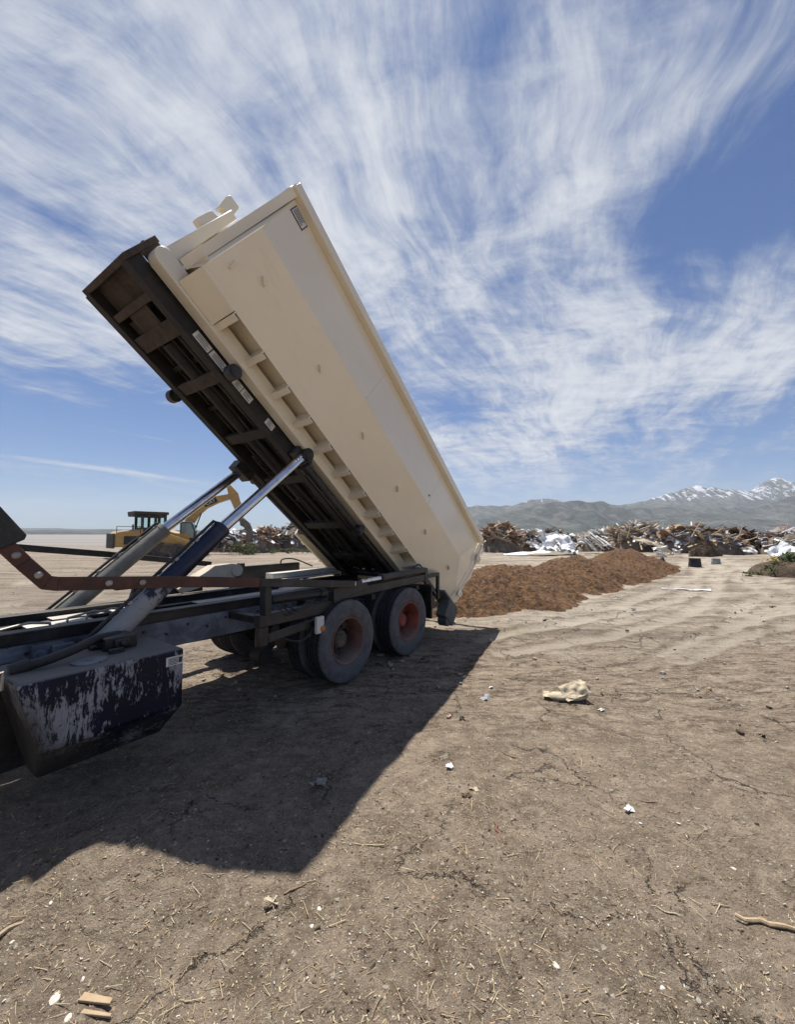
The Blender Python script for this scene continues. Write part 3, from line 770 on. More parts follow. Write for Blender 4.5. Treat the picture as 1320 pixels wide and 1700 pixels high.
# cab ahead of the frame, beyond the photograph's left edge
m = MB()
cabp = [(-1.1, .75), (-1.1, 2.75), (-1.3, 2.95), (-2.5, 2.95), (-2.95, 2.05), (-4.5, 1.75), (-4.6, .75)]
m.prism([t(u, 3.55, z) for u, z in cabp], Vec((0, 2.24, 0)))
cab = m.build('cab', 'barrel_blue', truck, .03)
m = MB(); m.mark().prism([t(-1.5, 3.54, 2.05), t(-1.5, 3.54, 2.7), t(-2.45, 3.54, 2.7), t(-2.78, 3.54, 2.05)], Vec((0, 2.26, 0))); m.mark().box(t(-1.098, 4.0, 1.9), t(-1.09, 5.3, 2.6)); m.each('window', 'dark_pane', cab)
for v in (3.72, mir(3.72)):
    wh = copy_tree(w_dust, truck); wh.location = t(-3.7, v, .515); wh.rotation_euler = (0, 0, 0 if v < 4 else pi)

# ------------------------------------------------------------------ tilted hoist (part of the truck) : a along, v across, b up
ct, st_ = cos(TILT), sin(TILT)
def ab2uz(a, b): return a * ct + b * st_, -a * st_ + b * ct
A0, B0 = 3.75, 4.42
u0, z0 = ab2uz(A0, B0)
hoist = None
def h(a, v, b): return (a - A0, v - TC[1], b - B0)
def hb(m, a0, a1, v0, v1, b0, b1, mi=0): return m.box(h(a0, v0, b0), h(a1, v1, b1), mi)
m = MB()
for (v0, v1) in ((4.17, 4.24), (mir(4.24), mir(4.17))):
    hb(m, -1.6, 3.85, v0, v1, 4.42, 4.60)
    hb(m, -1.6, 3.85, v0 - .012, v1 + .03, 4.404, 4.42)
for a in (.49, 1.31, 2.34, 3.2): hb(m, a - .07, a + .07, 4.242, mir(4.242), 4.425, 4.50)
for v in (4.44, 4.58, 4.80): hb(m, -.9, 3.7, v, v + .05, 4.50, 4.58)
hb(m, -.9, 3.7, 4.34, 4.38, 4.47, 4.56)
hb(m, -1.55, 3.8, 4.26, mir(4.26), 4.60, 4.612)
for k in range(9): hb(m, -1.2 + k * .6, -1.14 + k * .6, 4.25, mir(4.25), 4.53, 4.598)
hoist = m.build('hoist', 'hoist_steel', truck, .006)
hoist.location = t(u0, TC[1], z0); hoist.rotation_euler = (0, TILT, 0)
m = MB()
hb(m, -1.66, -1.60, 4.15, mir(4.15), 4.42, 4.86); hb(m, -1.6, -1.33, 4.26, mir(4.26), 4.52, 4.53)
for k in range(5): m.cyl(h(-1.69, 4.35 + k * .16, 4.84), h(-1.60, 4.35 + k * .16, 4.84), .022, 10)
hb(m, -1.6, -1.45, 4.15, 4.168, 4.60, 4.84); hb(m, -1.25, -1.0, 4.45, 4.85, 4.44, 4.452)
m.build('head_plate', 'rusty_plate', hoist, .005)
for a0, a1 in ((-1.33, -1.25), (-1.05, -.87), (-.41, -.27)):
    m = MB(); hb(m, a0, a1, 4.242, mir(4.242), 4.425, 4.50); m.build('cross_member', 'rusty_plate', hoist, .005)
m = MB()
m.mark(); hb(m, -1.25, -1.03, 4.30, 4.40, 4.50, 4.55); m.mark(); hb(m, -1.2, -1.05, 4.9, 5.05, 4.50, 4.56)
m.each('sheave_block', 'rusty_plate', hoist, bevel=.006)
m = MB(); m.cyl(h(-.85, 4.70, 4.50), h(1.7, 4.70, 4.50), .075, 24); m.cyl(h(1.7, 4.70, 4.50), h(3.6, 4.70, 4.50), .045, 20); m.build('winch_cylinder', 'hoist_steel', hoist)
m = MB(); m.tube([h(-.7, 4.33, 4.46), h(1.0, 4.33, 4.455), h(3.5, 4.34, 4.46)], .017, 8); m.build('oil_pipe', 'black_steel', hoist)
for (a, v) in ((-.32, 4.0), (-.32, mir(4.0))):
    m = MB(); s_ = -1 if v < 4.67 else 1
    m.lathe(h(a, v - s_ * .12, 4.44), (0, s_, 0), [(0, .035), (.06, .035), (.06, .085), (.16, .085), (.165, .06), (.175, .06), (.176, 0)], 26); m.build('roller', 'black_steel', hoist)
for (a, v) in ((2.46, 3.99), (2.5, mir(4.0)), (1.25, mir(4.02))):
    m = MB(); s_ = -1 if v < 4.67 else 1
    m.lathe(h(a, v - s_ * .1, 4.45), (0, s_, 0), [(0, .03), (.06, .03), (.06, .062), (.14, .062), (.145, .04), (.15, 0)], 22); m.build('roller', 'black_steel', hoist)
m = MB(); m.cyl(h(1.12, 4.06, 4.43), h(2.5, 4.08, 4.45), .062, 26); m.cyl(h(2.44, 4.08, 4.45), h(2.56, 4.08, 4.45), .078, 26); m.cyl(h(1.10, 4.06, 4.43), h(1.2, 4.06, 4.43), .075, 26)
wc = m.build('winch_cylinder', 'black_steel', hoist)
m = MB(); m.cyl(h(2.5, 4.08, 4.45), h(3.65, 4.09, 4.46), .045, 22); m.build('piston_rod', 'hoist_steel', wc)
m = MB(); m.cyl(h(1.0, mir(4.08), 4.43), h(3.6, mir(4.08), 4.45), .06, 20); m.build('winch_cylinder', 'black_steel', hoist)
m = MB(); m.mark(); hb(m, .82, 1.12, mir(4.20), mir(4.0), 4.28, 4.44); m.mark(); hb(m, .85, 1.15, 4.03, 4.168, 4.42, 4.56); m.each('rod_bracket', 'black_steel', hoist, bevel=.01)
for (a0, a1) in ((-.82, -.60), (-.585, -.36), (-.20, -.07)[::1] if 0 else (-.22, -.09), (-.08, .08), (.36, .50)):
    m = MB(); m.box(h(a0, 4.164, 4.455), h(a1, 4.1685, 4.545)); lb = m.build('warning_label', 'label_white', hoist)
    m = MB()
    for k in range(4): m.box(h(a0 + .03, 4.1615, 4.47 + k * .018), h(a1 - .02 - (k % 2) * .03, 4.1635, 4.476 + k * .018))
    m.build('label_print', 'ink', lb)

m = MB()
for k, v in enumerate((4.52, 4.56, 4.88)): m.mark().tube(smoothpts([h(.2 + .3 * k, v, 4.455), h(1.0, v + .01, 4.44), h(2.2, v - .02, 4.45), h(3.3, v + .03, 4.43), h(3.72, v + .05, 4.48)]), .014, 8)
m.each('hydraulic_hose', 'hose_rubber', hoist)
# ------------------------------------------------------------------ the container
CA, CB = 5.2, 4.57
cu, cz = ab2uz(CA, CB)
bin_ = empty('roll_off_container', U * cu + N * TC[1] + Z * cz, (0, TILT, TH))
tag(bin_, 'long cream steel roll-off container tipped up and emptying behind the truck', 'container')
def q(a, v, b): return (a - CA, v - TC[1], b - CB)
def qb(m, a0, a1, v0, v1, b0, b1, mi=0): return m.box(q(a0, v0, b0), q(a1, v1, b1), mi)
CF = (3.42, 5.46); CL = (3.74, 4.76); RIMB = 6.22
def side(V_, name_):
    m = MB()
    def quad(pts, th=.02):
        vs = [Vec(q(a, V_(v), b)) for a, v, b in pts]; n = (vs[1] - vs[0]).cross(vs[2] - vs[0]).normalized()
        if n.y * (1 if V_(3.4) < 4.67 else -1) < 0: n = -n
        m.prism(vs, n * th)
    quad([(-1.235, *CF), (4.55, *CF), (5.08, 3.42, RIMB), (-1.29, 3.42, RIMB)])
    quad([(-1.245, *CL), (5.10, *CL), (5.10, 3.60, 5.07), (4.55, *CF), (-1.235, *CF)])
    quad([(4.55, *CF), (5.10, 3.60, 5.07), (5.12, 3.475, 5.6)])
    quad([(4.55, *CF), (5.12, 3.475, 5.6), (5.08, 3.42, RIMB)])
    # closing strips between the straight front flange and the folded side
    quad([(-1.29, 3.96, 4.80), (-1.245, 3.74, 4.76), (-1.235, *CF), (-1.29, 3.70, 5.46)], .004)
    quad([(-1.29, 3.70, 5.46), (-1.235, *CF), (-1.29, 3.42, RIMB), (-1.295, 3.40, 6.25)], .004)
    return m
same = lambda v: v
m = side(same, ''); m2 = side(mir, ''); m.add(m2.v, m2.f)
qb(m, -1.30, 5.12, 3.725, mir(3.725), 4.86, 4.88)
hexp = [(4.0, 4.77), (3.90, 5.0), (3.58, 5.8), (3.44, 6.25), (mir(3.44), 6.25), (mir(3.58), 5.8), (mir(3.90), 5.0), (mir(4.0), 4.77)]
m.prism([q(-1.335, v, b) for v, b in hexp], Vec((.03, 0, 0)))
body = m.build('body', 'cream_paint', bin_, 0, smooth=False)
m = MB()      # welded seams
for a in (.94, 3.05): m.mark().beam(q(a - .02, 3.4185, 5.47), q(a + .02, 3.4185, 6.2), .006, .004, (0, 1, 0))
m.each('weld_seam', 'cream_paint', body)
m = MB()
for V_ in (same, mir):
    m.mark(); a, b = sorted((V_(3.325), V_(3.425))); qb(m, -1.38, 5.10, a, b, 6.205, 6.325)
m.mark(); qb(m, -1.40, -1.32, 3.427, mir(3.427), 6.207, 6.323)
m.each('top_rim', 'cream_paint', body, bevel=.012)
m = MB()
for V_ in (same, mir):
    for a0, a1 in ((-1.39, -1.29),):
        m.mark()
        for (va, ba), (vb, bb) in (((3.535, 5.80), (3.335, 6.30)), ((3.86, 5.0), (3.535, 5.80)), ((3.99, 4.79), (3.86, 5.0))):
            m.hexa([q(a, V_(v), b) for a, v, b in ((a0, va, ba), (a1, va, ba), (a1, vb, bb), (a0, vb, bb))] + [q(a, V_(v + .085), b) for a, v, b in ((a0, va, ba), (a1, va, ba), (a1, vb, bb), (a0, vb, bb))])
m.each('front_flange', 'cream_paint', body)
m = MB()
for V_ in (same, mir):
    m.mark(); a, b = sorted((V_(3.99), V_(4.14)))
    n_ = 9; nose = [(-1.46 + -.10 * sin(pi * k / (n_ - 1)), 4.57 + .10 * (1 - cos(pi * k / (n_ - 1)))) for k in range(n_)]
    poly = [(4.55, 4.57)] + nose + [(4.55, 4.77)]
    m.prism([q(x, a, y) for x, y in poly], Vec((0, b - a, 0)))
m.each('long_rail', 'cream_paint', bin_, bevel=.006)
m = MB(); m.prism([q(-1.53, 4.02, 5.87), q(-1.43, 4.02, 5.87), q(-1.395, 4.02, 4.775), q(-1.53, 4.02, 4.775)], Vec((0, 2 * (TC[1] - 4.02), 0)))
mast = m.build('front_post', 'cream_paint', bin_, .01)
m = MB()
poly = [(-1.66, 5.80), (-1.50, 5.80), (-1.50, 6.30), (-1.545, 6.52), (-1.56, 6.545), (-1.70, 6.52), (-1.705, 6.44), (-1.665, 6.26), (-1.635, 6.24), (-1.60, 6.30), (-1.565, 6.26), (-1.575, 6.12), (-1.66, 6.08)]
m.prism([q(a, 4.50, b) for a, b in poly], Vec((0, .10, 0)))
qb(m, -1.56, -1.36, 4.61, 4.73, 5.85, 6.20); qb(m, -1.52, -1.34, 4.40, 4.49, 5.85, 6.05)
m.build('hook', 'cream_paint', mast, .003)
for k in range(11):
    a = -.78 + .4535 * k
    m = MB()
    for V_ in (same, mir):
        m.mark()
        m.hexa([q(a, V_(4.142), 4.60), q(a + .012, V_(4.142), 4.60), q(a + .012, V_(3.72), 4.70), q(a, V_(3.72), 4.70), q(a, V_(4.142), 4.858), q(a + .012, V_(4.142), 4.858), q(a + .012, V_(3.742), 4.858), q(a, V_(3.742), 4.858)])
        m.hexa([q(a + .012, V_(4.142), 4.600), q(a + .075, V_(4.142), 4.600), q(a + .075, V_(3.715), 4.70), q(a + .012, V_(3.715), 4.70), q(a + .012, V_(4.142), 4.610), q(a + .075, V_(4.142), 4.610), q(a + .075, V_(3.715), 4.71), q(a + .012, V_(3.715), 4.71)])
    m.each('cross_rib', 'cream_paint', bin_)
for V_ in (same, mir):
    m = MB(); p = [(-1.25, 3.985, 4.60), (-.79, 3.985, 4.60), (-.79, 3.735, 4.745), (-1.245, 3.735, 4.75)]
    vs = [Vec(q(a, V_(v), b)) for a, v, b in p]; m.prism(vs, Vec((0, 0, .012))); m.build('gusset_plate', 'cream_paint', bin_)
# rope lugs along the fold
for k, (a, v, b) in enumerate([(-1.12, 3.63, 5.0)] + [(-.85 + 1.068 * j, 3.553, 5.17) for j in range(6)]):
    m = MB(); a0 = Vec(q(a, v, b)); d = Vec((.85, .23, -.5)) if k else Vec((.3, .5, -.8)); d.normalize(); on = Vec((0, -.91, -.42))
    sd = d.cross(on).normalized()
    m.hexa([a0 - d * .055 - sd * .006, a0 + d * .055 - sd * .006, a0 + d * .055 + sd * .006, a0 - d * .055 + sd * .006,
            a0 - d * .03 - sd * .006 + on * .045, a0 + d * .04 - sd * .006 + on * .045, a0 + d * .04 + sd * .006 + on * .045, a0 - d * .03 + sd * .006 + on * .045])
    m.build('rope_lug', 'cream_paint', body)
m = MB(); m.cyl(q(2.98, 3.418, 5.6), q(2.98, 3.412, 5.6), .018, 14); m.build('hole_disc', 'ink', body)  # black disc painted in for the dark of a small panel hole
m = MB(); m.box(q(-1.23, 3.4135, 6.03), q(-1.01, 3.419, 6.17)); dc = m.build('decal', 'ink', body)
m = MB(); m.box(q(-1.218, 3.411, 6.042), q(-1.022, 3.4128, 6.158)); m.build('decal_face', 'label_white', dc)
m = MB()
for k, ln in enumerate((.16, .14, .15)): 
    for j in range(9): m.box(q(-1.205 + j * ln / 9, 3.4085, 6.06 + k * .033), q(-1.205 + (j + .7) * ln / 9, 3.4105, 6.078 + k * .033))
m.build('decal_print', 'ink', dc)
# rear posts, latch lugs and torn seal
m = MB()
pp = [(5.10, 3.60, 5.02), (5.12, 3.72, 4.74), (5.22, 3.72, 4.74), (5.22, 3.60, 5.02), (5.22, 3.45, 5.6), (5.20, 3.39, 6.30), (5.10, 3.40, 6.30), (5.12, 3.47, 5.6)]
for V_ in (same, mir):
    for i0, i1, i2, i3 in ((1, 2, 3, 0), (0, 3, 4, 7), (7, 4, 5, 6)):
        c = [pp[i] for i in (i0, i1, i2, i3)]
        m.hexa([q(a, V_(v), b) for a, v, b in c] + [q(a, V_(v + .10), b) for a, v, b in c])
qb(m, 5.08, 5.24, 3.83, mir(3.83), 4.62, 4.76); qb(m, 5.10, 5.2, 3.43, mir(3.43), 6.21, 6.31)
m.build('rear_frame', 'cream_paint', bin_, .008)
random.seed(5)
def post_v(b): return 3.385 + max(0, 6.3 - b) * .10 if b > 5.6 else (3.45 + (5.6 - b) * .27 if b > 5.02 else 3.61 + (5.02 - b) * .4)
for (b0, b1, w0, w1) in ((5.78, 6.28, .03, .16), (5.10, 5.80, .02, .09), (4.66, 5.12, .04, .17)):
    m = MB(); n_ = 12; outl = []
    for k in range(n_ + 1):
        f = k / n_; outl.append((5.225 + rnd(w0, w1) * (.45 + .55 * sin(pi * f)), b0 + (b1 - b0) * f))
    for k in range(n_):
        (a1, bb), (a2, bc) = outl[k], outl[k + 1]
        c = [(5.215, bb), (a1, bb), (a2, bc), (5.215, bc)]
        m.hexa([q(a, post_v(b) - .012, b) for a, b in c] + [q(a, post_v(b) + .012, b) for a, b in c])
    m.build('door_seal', 'cream_paint', bin_, smooth=False)
for bc in (5.06, 4.80, 5.9):
    m = MB(); v_ = post_v(bc); m.hexa([q(a, v_ - .045 + dv, b) for dv in (0, .03) for a, b in ((5.16, bc - .08), (5.30, bc - .05), (5.33, bc + .05), (5.16, bc + .09))]); m.cyl(q(5.27, v_ - .055, bc), q(5.27, v_ + .03, bc), .026, 12)
    m.build('latch_lug', 'cream_paint', bin_, .004)
# swung-open rear door, folded back along the far side
m = MB(); qb(m, 2.9, 5.2, mir(3.30), mir(3.24), 4.70, 6.28); 
for a in (3.2, 3.8, 4.4, 5.0): qb(m, a, a + .08, mir(3.24), mir(3.16), 4.72, 6.26)
m.build('rear_door', 'cream_paint', bin_, .008)
# ground rollers under the rear
for v in (3.50, mir(3.70)):
    m = MB(); qb(m, 4.84, 5.24, v, v + .2, 4.36, 4.70); qb(m, 4.60, 5.27, v + .02, v + .34, 4.70, 4.745); m.cyl(q(5.04, v + .01, 4.36), q(5.04, v + .19, 4.36), .10, 28); m.build('ground_roller', 'dark_gate', bin_, .008)
m = MB(); qb(m, 4.25, 5.08, 3.745, 3.80, 4.70, 4.764); m.build('shaded_sill', 'dark_gate', bin_, .006)  # sill coloured dark for the shade under the floor edge
m = MB()
for V_ in (same, mir): m.mark(); qb(m, 4.555, 5.2, *sorted((V_(3.99), V_(4.14))), 4.62, 4.77)
m.each('rail_end', 'cream_paint', bin_, bevel=.006)

# ------------------------------------------------------------------ mulch windrow behind the container
random.seed(11)
def mulch():
    rid = [(-.2, 9.6, .4, .7), (1.3, 10.2, .85, 1.2), (3.3, 11.7, 1.0, 1.5), (4.6, 13.1, .74, 1.35), (6.2, 14.9, 1.04, 1.7), (8.6, 17.4, .86, 1.6), (11.3, 20.2, 1.16, 1.8), (13.4, 22.2, .80, 1.6), (15.3, 24.0, .35, 1.2), (16.2, 24.9, .08, .6)]
    def at(s):
        i = min(int(s), len(rid) - 2); f = s - i; f2 = f * f * (3 - 2 * f)
        a, b = rid[i], rid[i + 1]
        return [a[j] + (b[j] - a[j]) * (f if j < 2 else f2) for j in range(4)]
    n, m_ = 230, 46
    vs, fs, tint = [], [], []
    def pt(s, w):
        x, y, hh, wd = at(s); x2, y2, _, _ = at(min(s + .05, len(rid) - 1.001)); x1, y1, _, _ = at(max(s - .05, 0))
        d = Vec((x2 - x1, y2 - y1, 0)).normalized(); nn = Vec((-d.y, d.x, 0))
        wob = .9 + .26 * mn.noise((s * 1.3, w * 1.0, 4.)) + .16 * mn.noise((s * 5.1, w * .6, 14.)) + .09 * mn.noise((s * 13., w * .6, 24.))
        p = Vec((x, y, 0)) + nn * (w * wd * wob) * 1.35
        prof = max(0, 1 - abs(w) ** 1.5) ** 1.12
        endk = min(1, s / .5) if s < .5 else min(1, (len(rid) - 1 - s) / .5)
        p.z = gh(p.x, p.y) - .05 + hh * prof * (1 + .18 * mn.noise((p.x * .9, p.y * .9, 8.))) * max(.05, endk) + (.19 * fbm(p.x, p.y, 4, 1.5, 1.) + .07 * mn.noise((p.x * 9, p.y * 9, 2))) * min(1, prof * 4)
        return p
    for i in range(n + 1):
        for j in range(m_ + 1): vs.append(pt(i / n * (len(rid) - 1.002), j / m_ * 2 - 1))
    for i in range(n):
        for j in range(m_):
            a = i * (m_ + 1) + j; fs.append((a, a + m_ + 1, a + m_ + 2, a + 1))
    tint = [0.] * len(vs)
    for k in range(32000):
        s = random.random() ** 1.8 * (len(rid) - 1.01); w = rnd(-1.12, 1.12) if k % 9 else rnd(-1.5, 1.5)
        if abs(w) > .97 and k % 9 and random.random() < .75: continue
        p = pt(s, w) if abs(w) < 1 else pt(s, w); p.z = max(p.z, gh(p.x, p.y) + .005) + .012
        L_, W_ = rnd(.018, .065) * (1.7 if k % 23 == 0 else 1), rnd(.012, .034) * (2 if k % 23 == 0 else 1); e = Euler((rnd(-.9, .9), rnd(-.9, .9), rnd(0, 6.3))).to_matrix()
        a, b, c = e @ Vec((L_, 0, 0)), e @ Vec((0, W_, 0)), e @ Vec((0, 0, .006)); o = len(vs)
        vs += [p - a - b, p + a - b * .5, p + a * .9 + b, p - a * .8 + b, p - a - b + c * 2, p + a - b * .5 + c * 2, p + a * .9 + b + c * 2, p - a * .8 + b + c * 2]
        fs += [(o + i for i in f) for f in ((4, 5, 6, 7), (0, 1, 5, 4), (1, 2, 6, 5), (2, 3, 7, 6), (3, 0, 4, 7))]
        tint += [random.random() ** 1.5 * .9 + .05] * 8
    fs = [tuple(f) for f in fs]
    me = bpy.data.meshes.new('mulch_pile'); me.from_pydata(vs, [], fs); me.materials.append(MATS['mulch'])
    at_ = me.attributes.new('tint', 'FLOAT', 'POINT'); at_.data.foreach_set('value', tint); me.update()
    o = bpy.data.objects.new('mulch_pile', me); COL.objects.link(o)
    tag(o, 'long windrow of reddish-brown wood mulch tipped out behind the container', 'mulch pile')
mulch()

# ------------------------------------------------------------------ heaps of landfill waste
def dome(mb, c, rx, ry, hg, rot, seed, n=26, mi=0, rough=.35):
    vs, fs = [], []
    for i in range(n + 1):
        for j in range(n + 1):
            a, b = i / n * 2 - 1, j / n * 2 - 1
            r = max(abs(a), abs(b)); k = r / max(1e-6, math.hypot(a, b)); a2, b2 = a * k, b * k
            wob = 1 + .25 * mn.noise((a2 * 1.7, b2 * 1.7, seed))
            x, y = a2 * rx * wob, b2 * ry * wob
            z = hg * max(0, 1 - (a2 * a2 + b2 * b2)) ** .8
            z *= 1 + rough * 1.6 * mn.noise((x * .8 + seed, y * .8, 1.)); z += rough * hg * .35 * mn.noise((x * 2.6, y * 2.6, seed)) * (1 - r)
            X, Y_ = x * cos(rot) - y * sin(rot), x * sin(rot) + y * cos(rot)
            vs.append((c.x + X, c.y + Y_, gh(c.x + X, c.y + Y_) - .06 + max(z, 0)))
    for i in range(n):
        for j in range(n):
            a = i * (n + 1) + j; fs.append((a, a + n + 1, a + n + 2, a + 1))
    mb.add(vs, fs, mi)
    def hz_(x, y):      # approximate height of the dome
        X, Y_ = x - c.x, y - c.y; a = (X * cos(rot) + Y_ * sin(rot)) / rx; b = (-X * sin(rot) + Y_ * cos(rot)) / ry
        return hg * max(0, 1 - (a * a + b * b)) ** .8
    return hz_
def sheet(mb, c, sx, sy, e, cr, seed, mi=0, n=9, th=.02):
    """a crumpled sheet with two sides"""
    M_ = e.to_matrix(); top, bot = [], []
    for i in range(n + 1):
        for j in range(n + 1):
            x, y = (i / n - .5) * sx, (j / n - .5) * sy
            x += .12 * sx * mn.noise((x * 3, y * 3, seed)); y += .12 * sy * mn.noise((y * 3, x * 3, seed + 3))
            z = cr * (mn.noise((x * 1.5 / max(sx, .2) * 2, y * 3 / max(sy, .2), seed)) + .5 * mn.noise((x * 6 / max(sx, .2), y * 6 / max(sy, .2), seed + 9)))
            top.append(c + M_ @ Vec((x, y, z))); bot.append(c + M_ @ Vec((x, y, z - th)))
    fs = []; k = (n + 1) ** 2
    for i in range(n):
        for j in range(n):
            a = i * (n + 1) + j; fs += [(a, a + n + 1, a + n + 2, a + 1), (k + a, k + a + 1, k + a + n + 2, k + a + n + 1)]
    for i in range(n):
        a = i * (n + 1); fs.append((a, k + a, k + a + n + 1, a + n + 1)); a += n; fs.append((a, a + n + 1, k + a + n + 1, k + a))
        fs.append((i, i + 1, k + i + 1, k + i)); b = n * (n + 1) + i; fs.append((b, k + b, k + b + 1, b + 1))
    mb.add(top + bot, fs, mi)
def heap(label, px, pyb, wpx, hpx, dep, pal, npc, seed, core='heap_core', big=1., cat='waste heap'):
    random.seed(seed); c = ground_at(px, pyb); Y = c.y; rx = wpx / F * Y / 2; hg = hpx / F * Y * 1.42; npc = int(npc * 1.35)
    rot = math.atan2(-c.x, c.y) * .6
    c = c + Vec((c.x, c.y, 0)).normalized() * dep
    m = MB(); mats = [core] + pal
    hf = dome(m, c, rx * 1.1, dep * 1.3, hg * .78, rot, seed, 24)
    for k in range(npc):
        a = rnd(0, 2 * pi); r = math.sqrt(random.random()) * .98
        x, y = cos(a) * r * rx, sin(a) * r * dep * 1.1
        X, Y_ = c.x + x * cos(rot) - y * sin(rot), c.y + x * sin(rot) + y * cos(rot)
        zz = gh(X, Y_) + hf(X, Y_); mi = random.randrange(1, len(mats)); q_ = random.random()
        e = Euler((rnd(-.7, .7), rnd(-.7, .7), rnd(0, 6.3)))
        p = Vec((X, Y_, zz + rnd(-.05, .14)))
        if q_ < .5:      # board
            L_ = rnd(.5, 2.8) * big; W_ = rnd(.06, .26); d = e.to_matrix() @ Vec((1, 0, 0)); d.z = abs(d.z) * .8
            m.beam(p - d * L_ * .5, p + d * L_ * .5, W_, rnd(.025, .07), (rnd(-.4, .4), rnd(-.4, .4), 1), mi)
        elif q_ < .56:   # pipe or old tyre
            d = e.to_matrix() @ Vec((1, 0, 0)); d.z *= .5; d.normalize()
            if random.random() < .6: m.cyl(p - d * rnd(.4, 1.1), p + d * rnd(.4, 1.1), rnd(.03, .09), 9, None, mi)
            else: m.lathe(p + Vec((0, 0, .1)), Vec((rnd(-.6, .6), rnd(-.6, .6), 1)), [(-.09, .22), (-.10, .36), (0, .40), (.10, .36), (.09, .22)], 14, mi, True)
        elif q_ < .84:   # sheet or panel
            sheet(m, p, rnd(.4, 1.7) * big, rnd(.3, 1.1) * big, e, rnd(.03, .18), rnd(0, 90), mi, 5)
        else:            # chunk
            s_ = rnd(.10, .32); M_ = e.to_matrix()
            m.hexa([p + M_ @ Vec((sx * s_ * rnd(.6, 1.2), sy * s_ * rnd(.6, 1.2), sz * s_ * rnd(.4, .9))) for sx, sy, sz in ((-1, -1, -1), (1, -1, -1), (1, 1, -1), (-1, 1, -1), (-1, -1, 1), (1, -1, 1), (1, 1, 1), (-1, 1, 1))], mi)
    o = m.build('waste_heap', mats, None, 0, smooth=False, off=c, fix=False); o.location = c
    tag(o, label, cat, 'heaps of dumped waste')
    return c, hg, Y
heap('torn brown timber and bark heap right beside the container rear', 832, 918, 76, 40, 2.2, ['wood_brown', 'wood_tan', 'cardboard', 'junk_red', 'wood_grey', 'wood_tan'], 230, 1)
heap('small mixed heap with tan scraps left of the white sheeting', 880, 914, 58, 30, 1.6, ['wood_tan', 'grey_sheet', 'cardboard', 'wood_grey', 'white_sheet'], 90, 2)
heap('low heap of dark sheeting and grey scraps behind the white membrane', 945, 912, 110, 22, 2.0, ['dark_sheet', 'grey_sheet', 'wood_grey', 'white_sheet', 'dark_sheet'], 120, 3)
heap('heap of splintered pale boards behind the end of the mulch', 1064, 918, 112, 38, 2.2, ['wood_tan', 'wood_tan', 'wood_grey', 'white_sheet', 'white_sheet', 'wood_brown'], 280, 4, big=1.25)
heap('wide heap of brush and broken boards in the middle distance', 1152, 921, 124, 36, 2.6, ['wood_brown', 'wood_grey', 'wood_brown', 'wood_tan', 'grey_sheet', 'white_sheet'], 280, 5, 'heap_core', 1.3)
heap('smooth dark soil heap with a few poles stuck in it', 1218, 919, 104, 33, 2.6, ['wood_brown', 'wood_grey', 'soil_brown', 'soil_brown'], 70, 6, 'soil_brown')
heap('grey rubble and panels heap left of the white beams', 1262, 919, 74, 26, 1.8, ['grey_sheet', 'grey_sheet', 'wood_grey', 'dark_sheet', 'white_sheet'], 120, 7)
heap('heap of white panels and beams at the right edge of the photo', 1316, 922, 96, 38, 2.0, ['white_sheet', 'grey_sheet', 'wood_grey', 'white_sheet', 'junk_red'], 120, 8)
heap('white and grey rubbish heap behind the leaning white panels', 1004, 915, 90, 30, 1.8, ['white_sheet', 'wood_grey', 'grey_sheet', 'wood_tan', 'white_sheet'], 160, 14)
heap('dark timber heap behind the flat white sheet', 908, 908, 90, 22, 2.0, ['wood_brown', 'dark_sheet', 'wood_grey', 'cardboard'], 120, 15)
heap('pale mixed rubbish heap behind the excavator grapple', 395, 917, 80, 27, 2.4, ['white_sheet', 'grey_sheet', 'wood_grey', 'dark_sheet', 'grey_sheet'], 180, 9)
heap('jumbled tan and pink rubbish heap just right of the grapple', 440, 918, 72, 34, 2.0, ['wood_tan', 'cardboard', 'junk_red', 'wood_brown', 'white_sheet', 'grey_sheet'], 200, 10)
heap('tallest rubbish heap, seen under the raised hoist', 495, 917, 92, 40, 2.4, ['wood_tan', 'wood_grey', 'cardboard', 'grey_sheet', 'white_sheet', 'wood_brown', 'dark_sheet'], 260, 12)
heap('brown timber heap hidden mostly behind the container', 640, 916, 130, 34, 2.4, ['wood_brown', 'wood_tan', 'grey_sheet', 'cardboard'], 120, 13)

def lone(name, label, cat, matname, fn, loc, group=None, **kw):
    m = MB(); fn(m); o = m.build(name, matname, None, off=(0, 0, 0), **kw); o.location = loc
    tag(o, label, cat, group); return o
random.seed(21)
def g_at(px, py, dz=0.):
    p = ground_at(px, py)
    for _ in range(3):
        zz = gh(p.x, p.y); p = ground_at(px, py, zz)
    return p + Vec((0, 0, dz))
